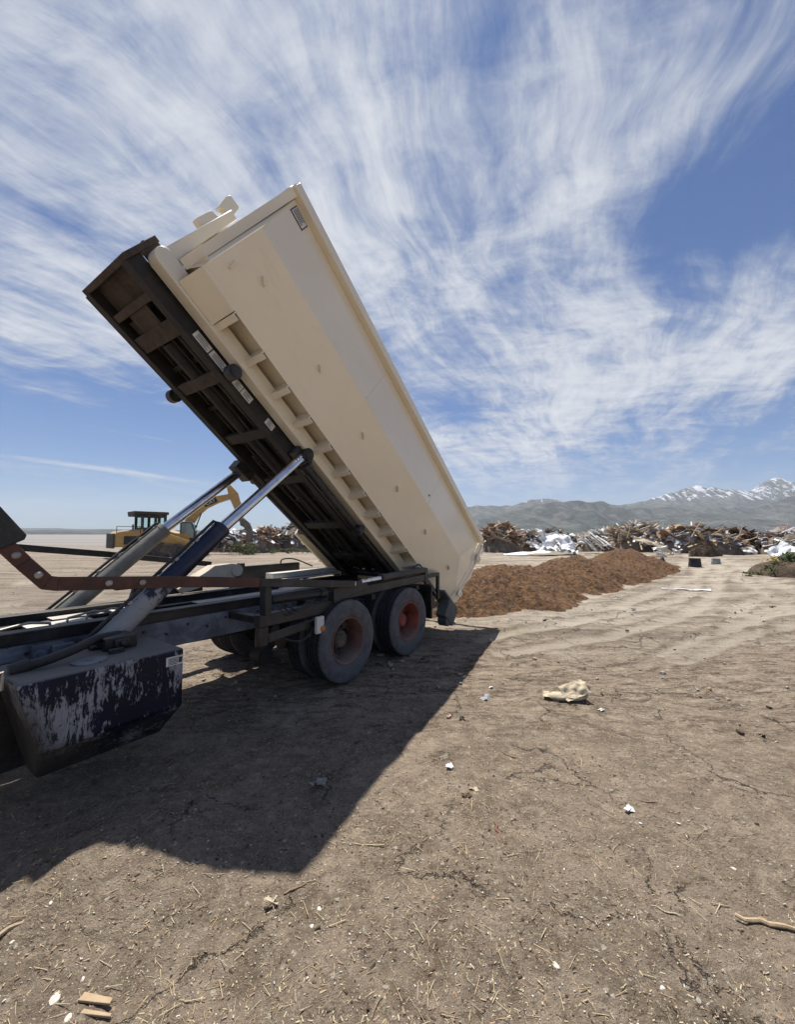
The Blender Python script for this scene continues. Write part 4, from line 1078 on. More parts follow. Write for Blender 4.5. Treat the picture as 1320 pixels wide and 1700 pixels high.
# the large white sheets and single pieces that stand out of the heaps
def memb(m):
    sheet(m, Vec((0, 0, .95)), 3.6, 2.6, Euler((.85, .15, .3)), .6, 3, 0, 18)
    sheet(m, Vec((.7, -.4, .5)), 2.0, 1.5, Euler((.6, .4, .1)), .4, 13, 0, 14)
    sheet(m, Vec((-1.1, -.3, .35)), 1.8, 1.0, Euler((.4, -.2, -.2)), .3, 7, 0, 12)
lone('plastic_membrane', 'big crumpled white membrane lying behind the mulch', 'plastic sheet', 'white_sheet', memb, g_at(926, 921, .25), fix=False, ang=60)
lone('plastic_sheet', 'flat white sheet spread on the ground left of the crumpled membrane', 'plastic sheet', 'white_sheet', lambda m: sheet(m, Vec((0, 0, .18)), 4.4, 1.1, Euler((.10, -.08, .1)), .16, 5, 0, 14), g_at(880, 922, .05), fix=False, ang=60)
lone('plastic_sheet', 'white sheet slumped over the low heap above the flat one', 'plastic sheet', 'white_sheet', lambda m: sheet(m, Vec((0, 0, .8)), 2.2, 1.1, Euler((.6, .1, .2)), .3, 15, 0, 12), g_at(893, 916, .0), fix=False, ang=60)
def slabs(m):
    for k in range(9): sheet(m, Vec((k * .26 - 1.1, rnd(-.4, .3), 1.0 + rnd(-.2, .35))), rnd(1.5, 2.6), rnd(.28, .6), Euler((rnd(.1, .5), rnd(.45, .85), rnd(-.2, .2))), .10, k * 3.3, 0, 8)
lone('broken_panel', 'stack of long white broken panels leaning behind the mulch ridge', 'broken panels', 'white_sheet', slabs, g_at(990, 919), fix=False, ang=60)
lone('plastic_sheet', 'white sheet draped low in front of the right-edge panels heap', 'plastic sheet', 'white_sheet', lambda m: sheet(m, Vec((0, 0, .45)), 2.6, 1.3, Euler((.6, -.35, .3)), .28, 35, 0, 14), g_at(1300, 924), fix=False, ang=60)
lone('plastic_sheet', 'small white sheet caught between the soil heap and grey rubble', 'plastic sheet', 'white_sheet', lambda m: sheet(m, Vec((0, 0, .5)), 1.3, .9, Euler((.8, .2, -.3)), .2, 45, 0, 10), g_at(1243, 920), fix=False, ang=60)
lone('plastic_sheet', 'long pale sheet hanging over the splintered board heap', 'plastic sheet', 'paper_tan', lambda m: sheet(m, Vec((0, 0, 1.1)), 2.6, .8, Euler((.5, .25, -.1)), .2, 55, 0, 12), g_at(1078, 920), fix=False, ang=60)
def shred(m):
    for k in range(9): sheet(m, Vec((rnd(-.9, .9), rnd(-.3, .3), .45 + rnd(-.3, .5))), rnd(.5, 1.1), rnd(.15, .4), Euler((rnd(-.6, .9), rnd(-.9, .9), rnd(0, 3))), .16, k * 2.1, 0, 7)
lone('shredded_sheet', 'ragged white shredded sheeting at the far end of the mulch', 'plastic scraps', 'white_sheet', shred, g_at(1108, 925), fix=False, ang=60)
lone('crate', 'plain brown box lying in front of the torn timber heap', 'box', 'cardboard', lambda m: m.hexa([(-.75, -.4, -.05), (.75, -.5, -.05), (.7, .5, -.05), (-.7, .5, -.05), (-.65, -.42, .72), (.78, -.5, .80), (.7, .45, .85), (-.66, .5, .78)]), g_at(866, 914), bevel=.04)
def log_(L_, r, tilt, yaw):
    def f(m):
        d = Vec((cos(yaw) * cos(tilt), sin(yaw) * cos(tilt), sin(tilt))); m.tube([d * (L_ * k / 5) + Vec((0, 0, .05 * mn.noise((k, r, L_)))) for k in range(6)], [r * (1 - .12 * k) for k in range(6)], 8)
    return f
for i, (px, py, L_, tl, yw, mt, lab) in enumerate((
        (1066, 884, 1.6, .55, .25, 'wood_brown', 'short dark pole poking out left over the pale boards'),
        (1148, 892, 2.3, .85, .3, 'wood_tan', 'pale pole slanting up out of the brush heap'),
        (1156, 885, 1.5, .35, .2, 'wood_tan', 'pale stick lying on top of the brush heap'),
        (1226, 896, 1.4, 1.1, .3, 'wood_tan', 'pale upright stick in the dark soil heap'),
        (1257, 893, .8, 1.2, .1, 'wood_grey', 'short grey stub at the right end of the soil heap'),
        (1285, 917, 3.2, .38, .5, 'wood_grey', 'long grey beam leaning into the white panels'),
        (1303, 890, 2.2, .7, .6, 'junk_red', 'dark red beam sticking up at the right edge'),
        (1042, 893, 1.2, 1.25, .2, 'wood_tan', 'thin upright splinter on the pale board heap'))):
    o = lone('timber_pole', lab, 'pole', mt, log_(L_, .07 if i != 5 else .13, tl, yw), at_depth(px, py, 36.3 if i not in (5,) else 33.5), 'poles sticking out of the waste heaps')
def brush(m):
    random.seed(8)
    hf = dome(m, Vec((0, 0, 0)), 1.3, .8, 1.05, 0, 4., 16)
    for k in range(260):
        a = rnd(0, 6.3); r = math.sqrt(random.random()); p = Vec((cos(a) * r * 1.2, sin(a) * r * .75, 0)); p.z = 1.0 * max(0, 1 - r * r) ** .6
        d = Vec((rnd(-1, 1), rnd(-1, 1), rnd(-.3, .7))).normalized() * rnd(.15, .45); m.beam(p, p + d, .018, .018)
lone('brush_bundle', 'dark round bundle of brushwood in front of the brush heap', 'brushwood', 'soil_brown', brush, g_at(1170, 923, -.02), smooth=False, fix=False)
lone('rubbish_bag', 'shiny dark bag slumped right of the brushwood bundle', 'rubbish bag', 'dark_sheet', lambda m: dome(m, Vec((0, 0, 0)), .95, .6, .9, .3, 2.2, 14, 0, .5), g_at(1214, 918, 0))
lone('rubbish_bag', 'smaller dark bag by the grey rubble', 'rubbish bag', 'dark_sheet', lambda m: dome(m, Vec((0, 0, 0)), .8, .5, .65, -.2, 6.2, 14, 0, .5), g_at(1272, 917, 0))
def pail(r, hh):
    def f(m): m.lathe((0, 0, 0), (0, 0, 1), [(.0, 0), (.0, r * .96), (.02, r), (hh * .55, r * .92), (hh * .9, r * .86), (hh * .92, r * .92), (hh, r * .92), (hh, r * .80), (hh - .03, r * .78), (hh - .02, 0)], 28)
    return f
lone('plastic_tub', 'upturned black plastic tub standing alone on the pale ground', 'tub', 'dark_sheet', pail(.33, .50), g_at(1154, 941))
lone('plastic_tub', 'small grey tub standing right of the black one', 'tub', 'grey_sheet', pail(.26, .36), g_at(1189, 936.5))
lone('dark_debris', 'black bulky scrap at the far tip of the mulch', 'scrap', 'dark_sheet', lambda m: dome(m, Vec((0, 0, 0)), .2, .2, .38, 0, 3.1, 12), g_at(1100, 932))

# shrubs and mounds
def leaves(m, c, rx, ry, hg, n, size, seed, mi=0):
    random.seed(seed)
    cl = [Vec((rnd(-.75, .75) * rx, rnd(-.75, .75) * ry, rnd(.15, .85) * hg)) for _ in range(max(5, n // 70))]
    for k in range(n):
        b = random.choice(cl); p = Vec(c) + b + Vec((random.gauss(0, .17 * rx), random.gauss(0, .17 * ry), random.gauss(0, .13 * hg)))
        if p.z < c[2]: p.z = c[2] + rnd(0, .1)
        e = Euler((rnd(-1.2, 1.2), rnd(-1.2, 1.2), rnd(0, 6.3))).to_matrix(); s_ = size * rnd(.6, 1.4)
        a, bb = e @ Vec((s_, 0, 0)), e @ Vec((0, s_ * .42, 0)); dn = e @ Vec((0, 0, -.12 * s_))
        m.add([p - a, p - bb + dn, p + a, p + bb + dn], [(0, 1, 2), (0, 2, 3)], mi)
m = MB(); c = g_at(1302, 962); mx = c + Vec((2.3, 1.7, 0))
dome(m, mx, 1.9, 1.6, .9, .3, 5.5, 34, 0, .3)
o = m.build('soil_mound', 'soil_brown', None, off=mx, fix=False); o.location = mx; tag(o, 'brown earth mound at the right edge with green growth on its crest', 'mound')
for k, (dx, dy, dz, rx, ry, hg, n, mt, lab) in enumerate(((-1.25, -.3, .15, .6, .5, .6, 800, 'leaf_green', 'green shrub on the left flank of the earth mound'), (-.4, -.1, .60, .8, .6, .45, 900, 'leaf_green', 'low green shrub along the crest of the earth mound'), (-.3, -.9, .25, .9, .5, .35, 700, 'leaf_olive', 'dry olive growth on the right of the earth mound'), (-2.3, -.4, .02, .6, .3, .14, 160, 'leaf_olive', 'flat weed patch left of the earth mound'))):
    m = MB(); leaves(m, (0, 0, 0), rx, ry, hg, n, .055, 60 + k); o = m.build('shrub', mt, None, smooth=False, fix=False); o.location = mx + Vec((dx, dy, dz)); tag(o, lab, 'shrub', 'plants around the earth mound')
m = MB(); leaves(m, (0, 0, 0), .35, .2, .3, 60, .05, 77); o = m.build('flowering_weed', 'flower_yellow', None, smooth=False, fix=False); o.location = mx + Vec((-1.35, -.1, .62)); tag(o, 'yellow blossom above the green shrub on the mound', 'flowers')
def pipe(m):
    m.lathe((0, 0, 0), (.25, -1, .1), [(0, .085), (.02, .085), (.02, .065), (-.1, .06), (-.4, .06), (-.4, .085)], 18, closed=True)
lone('pipe_end', 'black pipe end sticking out of the foot of the earth mound', 'pipe', 'dark_sheet', pipe, g_at(1290, 953, .06))
m = MB(); leaves(m, (0, 0, 0), 1.25, .8, 1.15, 1500, .07, 31); m.tube([(0, 0, -.05), (.02, 0, .5)], .04, 6); o = m.build('bush', 'leaf_olive', None, smooth=False, fix=False); o.location = g_at(405, 921); tag(o, 'rounded grey-green bush in front of the excavator grapple', 'bush')
m = MB()
for k, px in enumerate(range(425, 522, 8)):
    p = g_at(px, 919 - (k % 3)); leaves(m, p, .45, .5, .42, 150, .06, 100 + k)
o = m.build('weeds', 'leaf_olive', None, smooth=False, fix=False); tag(o, kind='stuff')

# ------------------------------------------------------------------ the machines in the background
def tracks(m_len, root, y, wd, hgt, rr=.42):
    n = 15; pts = []
    x0, x1 = -m_len / 2 + rr, m_len / 2 - rr
    path = [(x1 + rr * sin(a), rr + rr * -cos(a)) for a in [pi * k / 10 for k in range(11)]] + [(x0 - rr * sin(a), rr + rr * cos(a)) for a in [pi * k / 10 for k in range(11)]]
    m = MB(); m.prism([(x, y - wd / 2, z * hgt / (2 * rr)) for x, z in path], Vec((0, wd, 0)))
    L_ = len(path)
    for k in range(L_):
        (xa, za), (xb, zb) = path[k], path[(k + 1) % L_]; seg = max(1, int(math.hypot(xb - xa, zb - za) / .2))
        for j in range(seg):
            f = (j + .5) / seg; x, z = xa + (xb - xa) * f, (za + (zb - za) * f) * hgt / (2 * rr); dx, dz = xb - xa, zb - za; l_ = math.hypot(dx, dz) or 1
            m.beam((x - dx / l_ * .02, y, z - dz / l_ * .02), (x + dx / l_ * .02, y, z + dz / l_ * .02), wd + .04, .07, (-dz, 0, dx))
    tk = m.build('track', 'track_steel', root, 0, smooth=False)
    for x in (x0, x1):
        for s_ in (-1, 1):
            m = MB(); m.lathe((x, y + s_ * (wd / 2 + .005), hgt / 2), (0, s_, 0), [(0, rr * .8), (.03, rr * .8), (.03, rr * .6), (.01, rr * .55), (.01, .15), (.05, .13), (.05, 0)], 22); m.build('sprocket', 'machine_black', tk)
    for k in range(5):
        s_ = -1 if y < 0 else 1
        m = MB(); x = x0 + (x1 - x0) * (k + .5) / 5; m.cyl((x, y + s_ * wd / 2, .22), (x, y + s_ * (wd / 2 + .04), .22), .14, 14); m.build('track_roller', 'machine_black', tk)
def machine(name, label, cat, loc, head):
    o = empty(name, loc, (0, 0, head)); tag(o, label, cat); return o
# tracked loader, rear end towards the camera
c = g_at(236, 926)
ld = machine('track_loader', 'yellow tracked loader with black cab, seen behind the lift cylinders', 'loader', c + Vec((.2, 1.2, -.05)), R(48))
for y in (-1.05, 1.05): tracks(3.9, ld, y, .55, 1.15)
m = MB(); m.prism([(-3.0, -.95, .95), (-3.0, -.95, 1.95), (-2.75, -.95, 2.15), (-1.1, -.95, 2.38), (-1.1, -.95, .95)], Vec((0, 1.9, 0)))
m.box((-1.1, -.8, .7), (1.6, .8, 1.75)); body_ = m.build('engine_hood', 'machine_yellow', ld, .06)
m = MB(); m.box((-3.12, -1.0, .85), (-3.0, 1.0, 2.0))
for k in range(5): m.box((-3.14, -.8, 1.0 + k * .17), (-3.121, .8, 1.08 + k * .17))
m.build('radiator_grille', 'machine_black', body_, .05)
for y in (-1, 1):
    m = MB(); m.box((-2.4, y * .965 - .012, 1.15), (-1.4, y * .965 + .012, 1.8)); m.build('side_vent', 'machine_black', body_)
m = MB(); m.cyl((-1.5, .3, 2.3), (-1.5, .3, 2.75), .06, 14); m.build('exhaust_stack', 'machine_black', body_)
m = MB()
for x, y in ((-1.15, -.85), (-1.15, .85), (-.2, -.85), (-.2, .85), (.55, -.75), (.55, .75)): m.box((x - .10, y - .08, 1.6), (x + .10, y + .08, 3.55))
m.box((-1.2, -.83, 1.6), (.6, .83, 2.50)); m.box((-1.15, -.8, 3.32), (.55, .8, 3.55))
cab_ = m.build('cab', 'machine_black', ld, .03)
m = MB(); m.box((-1.75, -1.0, 3.55), (.75, 1.0, 3.80)); m.box((-1.75, -.9, 3.38), (-1.25, .9, 3.55)); m.build('cab_roof', 'machine_black', cab_, .05)
for lo, hi in (((-1.05, -.835, 2.52), (-.30, -.825, 3.3)), ((-1.05, .825, 2.52), (-.30, .835, 3.3)), ((-.1, -.81, 2.52), (.45, -.80, 3.3)), ((-1.165, -.75, 2.52), (-1.155, .75, 3.3)), ((.56, -.65, 2.52), (.57, .65, 3.3))):
    m = MB(); m.box(lo, hi); m.build('cab_window', 'cab_glass', cab_)
m = MB()
for x in (-2.9, -1.3): m.mark().tube([(x, -1.0, 2.0), (x, -1.0, 2.55)], .025, 6)
m.mark().tube([(-2.9, -1.0, 2.55), (-1.3, -1.0, 2.55)], .025, 6); m.each('hand_rail', 'machine_black', body_)
for y in (-.72, .72):
    m = MB(); m.beam((.6, y, 1.9), (2.6, y, 1.15), .22, .34); m.beam((2.6, y, 1.15), (3.3, y, .55), .2, .3); m.build('lift_arm', 'machine_yellow', ld, .03)
m = MB(); m.prism([(3.2, -1.35, .1), (4.25, -1.35, .12), (3.5, -1.35, .3), (3.42, -1.35, .95), (3.2, -1.35, 1.25), (3.05, -1.35, .7)], Vec((0, 2.7, 0))); m.build('bucket', 'bucket_steel', ld, .02)
m = MB(); m.box((-2.2, -1.45, 1.2), (.3, -1.35, 1.28)); m.build('side_step', 'machine_black', ld)
# excavator
c = g_at(325, 923)
ex = machine('excavator', 'yellow excavator with raised boom reaching into the rubbish heaps', 'excavator', Vec((-20.6, 38.0, gh(-20.6, 38.0))), R(16))
for y in (-1.1, 1.1): tracks(4.3, ex, y, .6, .95, .40)
m = MB(); m.cyl((0, 0, .8), (0, 0, 1.1), .75, 28); m.box((-1.4, -.7, .45), (1.4, .7, .85)); m.build('undercarriage', 'machine_black', ex, .03)
m = MB(); m.prism([(-2.9, -1.35, 1.15), (-3.05, -1.35, 1.5), (-3.0, -1.35, 2.2), (-1.2, -1.35, 2.35), (-.2, -1.35, 2.0), (1.0, -1.35, 1.9), (1.0, -1.35, 1.12)], Vec((0, 2.7, 0)))
eb = m.build('upper_body', 'machine_yellow', ex, .06)
m = MB(); m.box((-2.4, -1.37, 1.45), (-1.2, -1.352, 2.0)); m.build('side_vent', 'machine_black', eb)
m = MB(); m.box((-2.9, -1.3, 2.28), (-1.3, 1.3, 2.36)); m.build('hood_deck', 'machine_black', eb, .02)
m = MB(); m.prism([(.15, -1.33, 1.2), (.15, -1.33, 2.95), (.25, -1.33, 3.05), (1.15, -1.33, 3.03), (1.42, -1.33, 2.2), (1.38, -1.33, 1.2)], Vec((0, .95, 0))); ec = m.build('cab', 'machine_black', ex, .05)
m = MB(); m.prism([(.28, -1.338, 1.95), (.28, -1.338, 2.9), (1.08, -1.338, 2.9), (1.32, -1.338, 2.2), (1.3, -1.338, 1.55), (.7, -1.338, 1.55)], Vec((0, .006, 0))); m.build('cab_window', 'dark_pane', ec)
m = MB(); m.hexa([(1.175, -1.28, 2.95), (1.44, -1.28, 2.2), (1.44, -.45, 2.2), (1.175, -.45, 2.95), (1.185, -1.28, 2.955), (1.45, -1.28, 2.2), (1.45, -.45, 2.2), (1.185, -.45, 2.955)]); m.build('cab_window', 'dark_pane', ec)
m = MB(); m.box((1.45, -1.55, 2.35), (1.5, -1.38, 2.65)); m.tube([(1.35, -1.3, 2.5), (1.48, -1.46, 2.5)], .015, 6); m.build('mirror', 'machine_black', ec)
bp = [(.35, 1.9), (.62, 2.9), (1.15, 3.95), (2.0, 4.75), (3.1, 5.25), (4.35, 5.62)]
bh = [.62, .80, .92, .86, .70, .50]
def boomlike(m, pts, hs, w_, y=0.):
    up, dn = [], []
    for i, (x, z) in enumerate(pts):
        a = pts[max(i - 1, 0)]; b = pts[min(i + 1, len(pts) - 1)]; d = Vec((b[0] - a[0], b[1] - a[1])).normalized()
        up.append((x - d.y * hs[i] / 2, z + d.x * hs[i] / 2)); dn.append((x + d.y * hs[i] / 2, z - d.x * hs[i] / 2))
    for i in range(len(pts) - 1):
        cc = [dn[i], dn[i + 1], up[i + 1], up[i]]
        m.hexa([(x, y - w_ / 2, z) for x, z in cc] + [(x, y + w_ / 2, z) for x, z in cc])
m = MB(); boomlike(m, bp, bh, .42); boom = m.build('boom', 'machine_yellow', ex, .02)
m = MB(); boomlike(m, [(4.02, 6.75), (4.55, 5.75), (4.95, 4.6), (5.35, 3.3)], [.35, .92, .72, .40], .36); stick = m.build('stick', 'machine_yellow', ex, .02)
m = MB(); m.cyl((1.9, 0, 5.35), (3.0, 0, 5.95), .10, 14); m.cyl((3.0, 0, 5.95), (4.05, 0, 6.6), .055, 12); m.build('stick_cylinder', 'machine_black', stick)
m = MB(); m.cyl((4.7, .0, 6.0), (5.2, .0, 4.9), .09, 12); m.cyl((5.2, .0, 4.9), (5.5, .0, 3.7), .05, 12); m.build('bucket_cylinder', 'machine_black', stick)
m = MB(); m.cyl((.95, -.32, 1.8), (1.35, -.32, 2.7), .10, 14); m.cyl((1.35, -.32, 2.7), (1.75, -.32, 3.9), .055, 12); m.build('boom_cylinder', 'machine_black', boom)
m = MB(); m.prism([(5.2, -.45, 3.35), (5.6, -.45, 3.45), (6.15, -.45, 2.95), (6.45, -.45, 2.1), (6.35, -.45, 1.3), (5.95, -.45, .95), (5.75, -.45, 1.5), (5.85, -.45, 2.1), (5.6, -.45, 2.55), (5.25, -.45, 2.75)], Vec((0, .9, 0)))
bk = m.build('bucket', 'bucket_steel', ex, .03)
m = MB(); m.prism([(5.2, -.25, 3.1), (4.6, -.25, 3.35), (4.15, -.25, 3.75), (4.3, -.25, 3.95), (4.85, -.25, 3.75), (5.3, -.25, 3.45)], Vec((0, .5, 0))); m.build('thumb', 'bucket_steel', bk, .02)
def text_mesh(txt, size, ext):
    cu_ = bpy.data.curves.new('lettering', 'FONT'); cu_.body = txt; cu_.size = size; cu_.extrude = ext; cu_.align_x = 'CENTER'; cu_.align_y = 'CENTER'
    tmp = bpy.data.objects.new('lettering', cu_); me = bpy.data.meshes.new_from_object(tmp); bpy.data.objects.remove(tmp); return me
dB = Vec((1.1, 0, .56)).normalized(); ctr = Vec((2.5, -.225, 4.98))
m = MB(); n_ = Vec((-dB.z, 0, dB.x)); m.hexa([ctr + dB * a * .62 + n_ * b * .24 + Vec((0, e_, 0)) for e_ in (0, .012) for a, b in ((-1, -1), (1, -1), (1, 1), (-1, 1))]); pl = m.build('name_plate', 'ink', boom)
me = text_mesh('CAT', .46, .006); me.materials.append(MATS['label_white']); lo = bpy.data.objects.new('lettering', me); COL.objects.link(lo); lo.parent = pl
lo.location = ctr + Vec((0, -.01, 0)); lo.rotation_euler = Matrix((dB, n_, Vec((0, -1, 0)))).transposed().to_euler()

# ------------------------------------------------------------------ litter on the near ground
random.seed(33)
def bag(m):
    prof = [(-.24, .012), (-.22, .05), (-.15, .075), (-.06, .07), (.02, .095), (.10, .11), (.17, .10), (.20, .06)]
    o_ = len(m.v); m.lathe((0, 0, .085), (1, .1, 0), prof, 22)
    for k in range(o_, len(m.v)):
        p = Vec(m.v[k]); n = p - Vec((p.x, p.x * .1, .085)); f = 1 + .55 * mn.noise((p.x * 9, p.y * 9, p.z * 9 + 2)) + .3 * mn.noise((p.x * 24, p.y * 24, p.z * 24)) - .35 * abs(mn.noise((p.x * 14 + 4, p.y * 14, p.z * 14)))
        p = Vec((p.x, p.x * .1, .085)) + n * f; p.z = max(.004, .008 + (p.z - .01) * .62); m.v[k] = tuple(p)
    sheet(m, Vec((.06, -.02, .13)), .30, .20, Euler((.55, -.25, .2)), .045, 4.4, 0, 12, .003)
    sheet(m, Vec((.16, .02, .12)), .13, .20, Euler((.2, -1.0, .3)), .035, 9.4, 0, 10, .003)
    sheet(m, Vec((-.20, .0, .055)), .18, .15, Euler((.25, .25, -.2)), .03, 6.6, 0, 10, .003)
lone('paper_bag', 'crumpled pale paper bag lying alone on the open dirt', 'paper bag', 'paper_tan', bag, g_at(944, 1162, .0), fix=False, ang=50)
def stick_(L_, r, yaw, seed, bend=.15):
    def f(m):
        pts = []
        for k in range(9):
            s_ = k / 8 - .5; pts.append(Vec((s_ * L_ * cos(yaw), s_ * L_ * sin(yaw), r * .8 + L_ * .02 * mn.noise((k * .7, seed, 1)))) + Vec((-sin(yaw), cos(yaw), 0)) * L_ * bend * mn.noise((k * .4, seed, 0)))
        m.tube(pts, [r * (.55 + .45 * sin(pi * (k + 1.5) / 11)) for k in range(9)], 7)
    return f
for (px, py, L_, r, yaw, mt, lab) in (
        (851, 1258, .46, .006, -.75, 'wood_brown', 'thin dark twig lying right of the container shadow'),
        (1276, 1534, .26, .0105, -.35, 'wood_tan', 'thick weathered stick at the right edge of the ground'),
        (604, 1262, .10, .005, 1.2, 'wood_grey', 'short pale stick inside the truck shadow'),
        (610, 1402, .20, .003, .0, 'chip_straw', 'pale straight straw just beyond the shadow tip'),
        (490, 1476, .12, .006, .5, 'wood_brown', 'short dark stick above the torn leaf litter'),
        (826, 1380, .15, .008, 1.5, 'red_wood', 'reddish splinter pointing away in the foreground'),
        (16, 1545, .15, .010, .95, 'wood_tan', 'pale split lath at the lower left edge'),
        (1080, 1330, .16, .004, .1, 'wood_brown', 'dark twig beside the shiny scrap'),
        (1105, 1512, .12, .003, -.6, 'chip_straw', 'thin straw left of the thick weathered stick'),
        (125, 1345, .11, .004, 1.3, 'wood_grey', 'faint grey twig deep in the truck shadow')):
    lone('stick', lab, 'stick', mt, stick_(L_, r, yaw, px * .13), g_at(px, py), 'sticks lying on the dirt')
def slat(L_, W_, T_, yaw):
    def f(m):
        d = Vec((cos(yaw), sin(yaw), 0)); n = Vec((-sin(yaw), cos(yaw), 0)); vs = []
        for z in (0, T_):
            for a, b in ((-.5, -.5), (.5, -.36), (.47, .3), (-.48, .5)): vs.append(d * a * L_ + n * b * W_ + Vec((0, 0, z + .004)))
        m.hexa(vs)
    return f
lone('wood_slat', 'broad flat wood splinter at the bottom left, upper of two', 'wood splinter', 'wood_tan', slat(.135, .03, .010, -.12), g_at(160, 1662), bevel=.002)
lone('wood_slat', 'narrow wood splinter at the bottom left, lower of two', 'wood splinter', 'wood_tan', slat(.125, .016, .009, -.10), g_at(160, 1686), bevel=.002)
def peb(r, sd, fl=.55):
    def f(m):
        n = 10; vs = []; fs = []
        m.lathe((0, 0, 0), (0, 0, 1), [(-.02 * r, 0.001)] + [(r * fl * (1 - cos(pi * k / 7)) , r * sin(pi * k / 7) + .0005) for k in range(1, 7)] + [(r * fl * 2, .0005)], n)
        m.v = [tuple(Vec(p) * (1 + .45 * mn.noise((p[0] / r * .9, p[1] / r * .9, p[2] / r + sd)))) for p in m.v]
        m.v = [(p[0] * 1.35, p[1], p[2]) for p in m.v]
    return f
for (px, py, r, mt, lab) in ((90, 1660, .017, 'stone_white', 'long white stone at the bottom left corner'), (112, 1690, .016, 'stone_white', 'white stone cut by the bottom edge below the long one'), (137, 1624, .010, 'stone_white', 'small white stone above the two splinters'),
        (20, 1563, .010, 'stone_white', 'white pebble beside the split lath'), (84, 1498, .010, 'stone_white', 'white pebble near the shadow edge at left'), (530, 1508, .013, 'stone_white', 'round white pebble right of the torn leaf litter'), (518, 1537, .012, 'stone_white', 'white pebble just below the round one'),
        (1064, 1366, .012, 'stone_white', 'white pebble left of the pair below the shiny scrap'), (1127, 1366, .012, 'stone_white', 'white pebble right of the shiny scrap'), (1218, 1441, .013, 'stone_white', 'white pebble in the right foreground'), (1017, 1652, .013, 'stone_grey', 'dark grey stone near the bottom edge'), (1100, 1640, .012, 'stone_white', 'creamy pebble right of the dark grey stone'), (923, 1602, .016, 'stone_white', 'white pebble left of the pale dirt patch'), (1160, 1660, .012, 'stone_grey', 'grey stone at the lower right'),
        (668, 1098, .035, 'stone_grey', 'pale lump beside the rear wheel'), (632, 1088, .05, 'stone_grey', 'grey lump between the two near wheels')):
    o = lone('stone', lab, 'stone', mt, peb(r * (.72 if r < .017 else 1), px, .34), g_at(px, py, -.003), 'single stones on the dirt'); o.rotation_euler = (0, 0, px)
def scrap(sx, sy, cr, sd):
    return lambda m: [sheet(m, Vec((rnd(-.3, .3) * sx, rnd(-.3, .3) * sy, .008 + cr * .4)), sx * rnd(.4, .8), sy * rnd(.4, .8), Euler((rnd(-.5, .5), rnd(-.4, .4), sd + k * 2)), cr, sd + k, 0, 8, .002) for k in range(3)]
for (px, py, sx, sy, cr, mt, lab) in ((450, 1506, .085, .035, .035, 'paper_tan', 'torn dry leaf litter below the shadow point'), (1044, 1345, .075, .04, .02, 'white_sheet', 'crumpled shiny white scrap in the right foreground'), (748, 1191, .09, .06, .03, 'pink_scrap', 'pink scrap lying near the shadow edge'), (767, 1194, .08, .05, .03, 'dark_sheet', 'dark scrap touching the pink one'),
        (808, 1160, .13, .07, .02, 'grey_sheet', 'clear plastic scrap left of the paper bag'), (815, 1143, .06, .05, .02, 'white_sheet', 'small white scrap above the clear plastic'), (1000, 1180, .08, .05, .015, 'white_sheet', 'white paper scrap right of the paper bag'), (750, 1274, .07, .04, .015, 'white_sheet', 'white scrap at the end of the dark twig'),
        (786, 1310, .08, .04, .012, 'paper_tan', 'beige scrap in the middle foreground'), (775, 1322, .07, .05, .01, 'soil_brown', 'dark earthy scrap below the beige one'), (530, 1305, .14, .07, .04, 'stone_grey', 'crumpled grey scrap inside the truck shadow')):
    lone('litter_scrap', lab, 'scrap', mt, scrap(sx, sy, cr, px * .37), g_at(px, py), 'scraps of litter on the dirt', fix=False, ang=60)
lone('plastic_strip', 'long white strip lying on the pale ground beyond the mulch', 'plastic strip', 'white_sheet', lambda m: sheet(m, Vec((0, 0, .04)), 1.5, .14, Euler((0, 0, -.25)), .05, 2.2, 0, 12, .006), g_at(1138, 980), fix=False, ang=60)
lone('stone', 'dark lump on the pale ground below the white strip', 'stone', 'stone_grey', peb(.05, 3.), g_at(1052, 1012), 'single stones on the dirt')

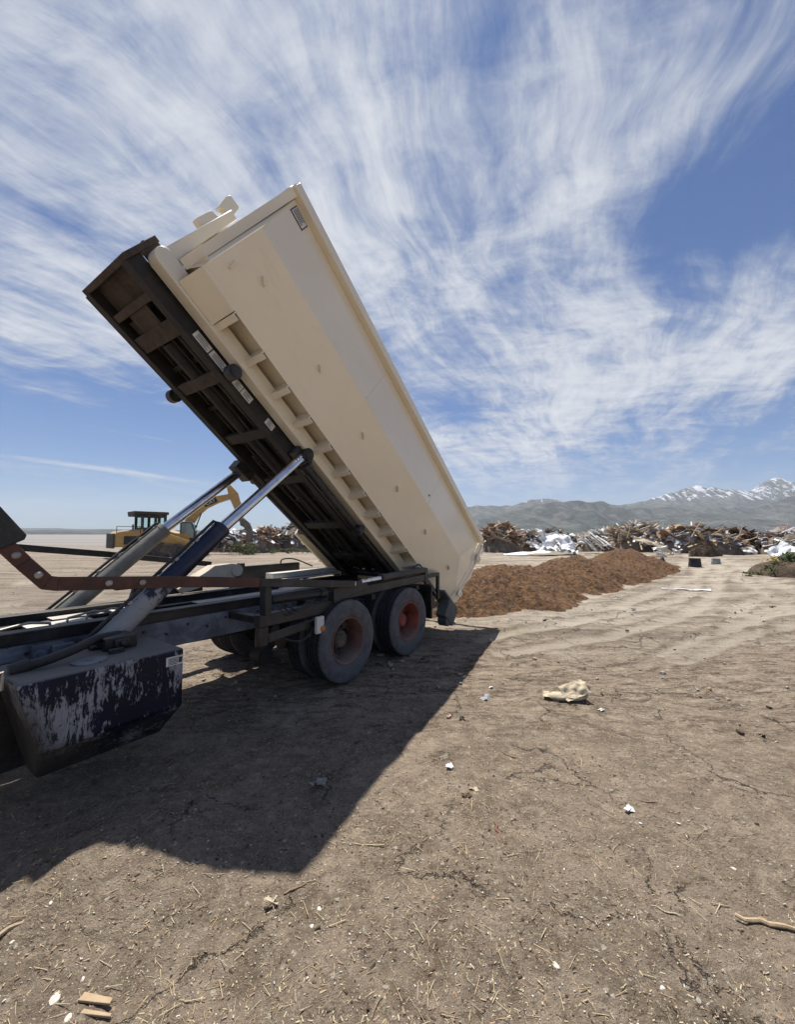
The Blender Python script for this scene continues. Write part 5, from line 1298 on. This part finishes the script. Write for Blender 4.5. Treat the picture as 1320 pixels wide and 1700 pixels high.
# the countless chips, straws and pebbles
def scatter(name, mats, n, lo, hi, wid, seed, r0=1.1, r1=16., flatk=.35, pw=1.0, clump=0., cond=None):
    random.seed(seed); vs, fs, mi = [], [], []; k = 0
    while k < n:
        u_ = random.random(); r = r0 * (r1 / r0) ** (u_ ** pw); a = rnd(-.95, .95); x, y = r * sin(a), r * cos(a)
        if clump and mn.noise((x * .9, y * .9, seed)) + .45 * mn.noise((x * 3.1, y * 3.1, seed)) < rnd(-.9, .55) * clump: continue
        if cond and not cond(x, y): continue
        k += 1; L_ = rnd(lo, hi) * (random.random() ** 1.5 * 1.3 + .45); W_ = L_ * rnd(*wid); T_ = W_ * flatk
        yaw = rnd(0, 2 * pi); pt_ = rnd(-.22, .22); c_, s_ = cos(yaw), sin(yaw); z = gh(x, y) + T_ * .5 + abs(pt_) * L_ * .4
        o = len(vs)
        for zz in (-1, 1):
            for p, q_ in ((-1, -1), (1, -rnd(.2, 1)), (rnd(.7, 1), rnd(.2, 1)), (-rnd(.7, 1), 1)):
                a_, b_ = p * L_ * .5, q_ * W_ * .5 * (1 if zz < 0 else .7)
                vs.append((x + a_ * c_ - b_ * s_, y + a_ * s_ + b_ * c_, z + zz * T_ * .5 + p * pt_ * L_ * .5))
        fs += [(o + 4, o + 5, o + 6, o + 7), (o, o + 1, o + 5, o + 4), (o + 1, o + 2, o + 6, o + 5), (o + 2, o + 3, o + 7, o + 6), (o + 3, o, o + 4, o + 7)]
        mi += [random.randrange(len(mats))] * 5
    me = bpy.data.meshes.new(name); me.from_pydata(vs, [], fs)
    for q_ in mats: me.materials.append(MATS[q_])
    me.polygons.foreach_set('material_index', mi); me.update()
    o = bpy.data.objects.new(name, me); COL.objects.link(o); tag(o, kind='stuff')
scatter('wood_chips', ['chip_straw', 'wood_tan', 'wood_brown'], 24000, .005, .016, (.14, .4), 1, clump=1.)
scatter('straw', ['chip_straw', 'wood_tan'], 5200, .02, .065, (.03, .06), 2, clump=1., r1=9)
scatter('dark_litter', ['chip_dark', 'wood_brown', 'soil_brown'], 10000, .005, .018, (.2, .6), 3, clump=1.2, flatk=.2)
scatter('gravel', ['stone_white', 'stone_grey', 'stone_grey'], 1300, .004, .009, (.5, .95), 4, flatk=.4)
scatter('pale_crumbs', ['stone_white', 'chip_straw', 'chip_straw', 'paper_tan'], 14000, .003, .0075, (.5, .9), 6, flatk=.5, r1=6)
scatter('clods', ['stone_grey', 'soil_brown', 'wood_tan'], 1500, .015, .05, (.5, .9), 5, r0=5, r1=40, flatk=.5, clump=1.)

# ------------------------------------------------------------------ the air
m = MB(); m.box((-17600, -17600, -40), (17600, 17600, 1290))
me = bpy.data.meshes.new('haze'); me.from_pydata(m.v, [], m.f)
hm = bpy.data.materials.new('haze'); hm.use_nodes = True; nt = hm.node_tree; nt.nodes.remove(nt.nodes['Principled BSDF'])
pv = nt.nodes.new('ShaderNodeVolumePrincipled'); nt.links.new(pv.outputs[0], nt.nodes['Material Output'].inputs['Volume'])
pv.inputs['Color'].default_value = (.86, .91, 1, 1); pv.inputs['Density'].default_value = 5.2e-5; pv.inputs['Anisotropy'].default_value = .15
me.materials.append(hm); hz = bpy.data.objects.new('haze', me); COL.objects.link(hz); tag(hz, kind='stuff')
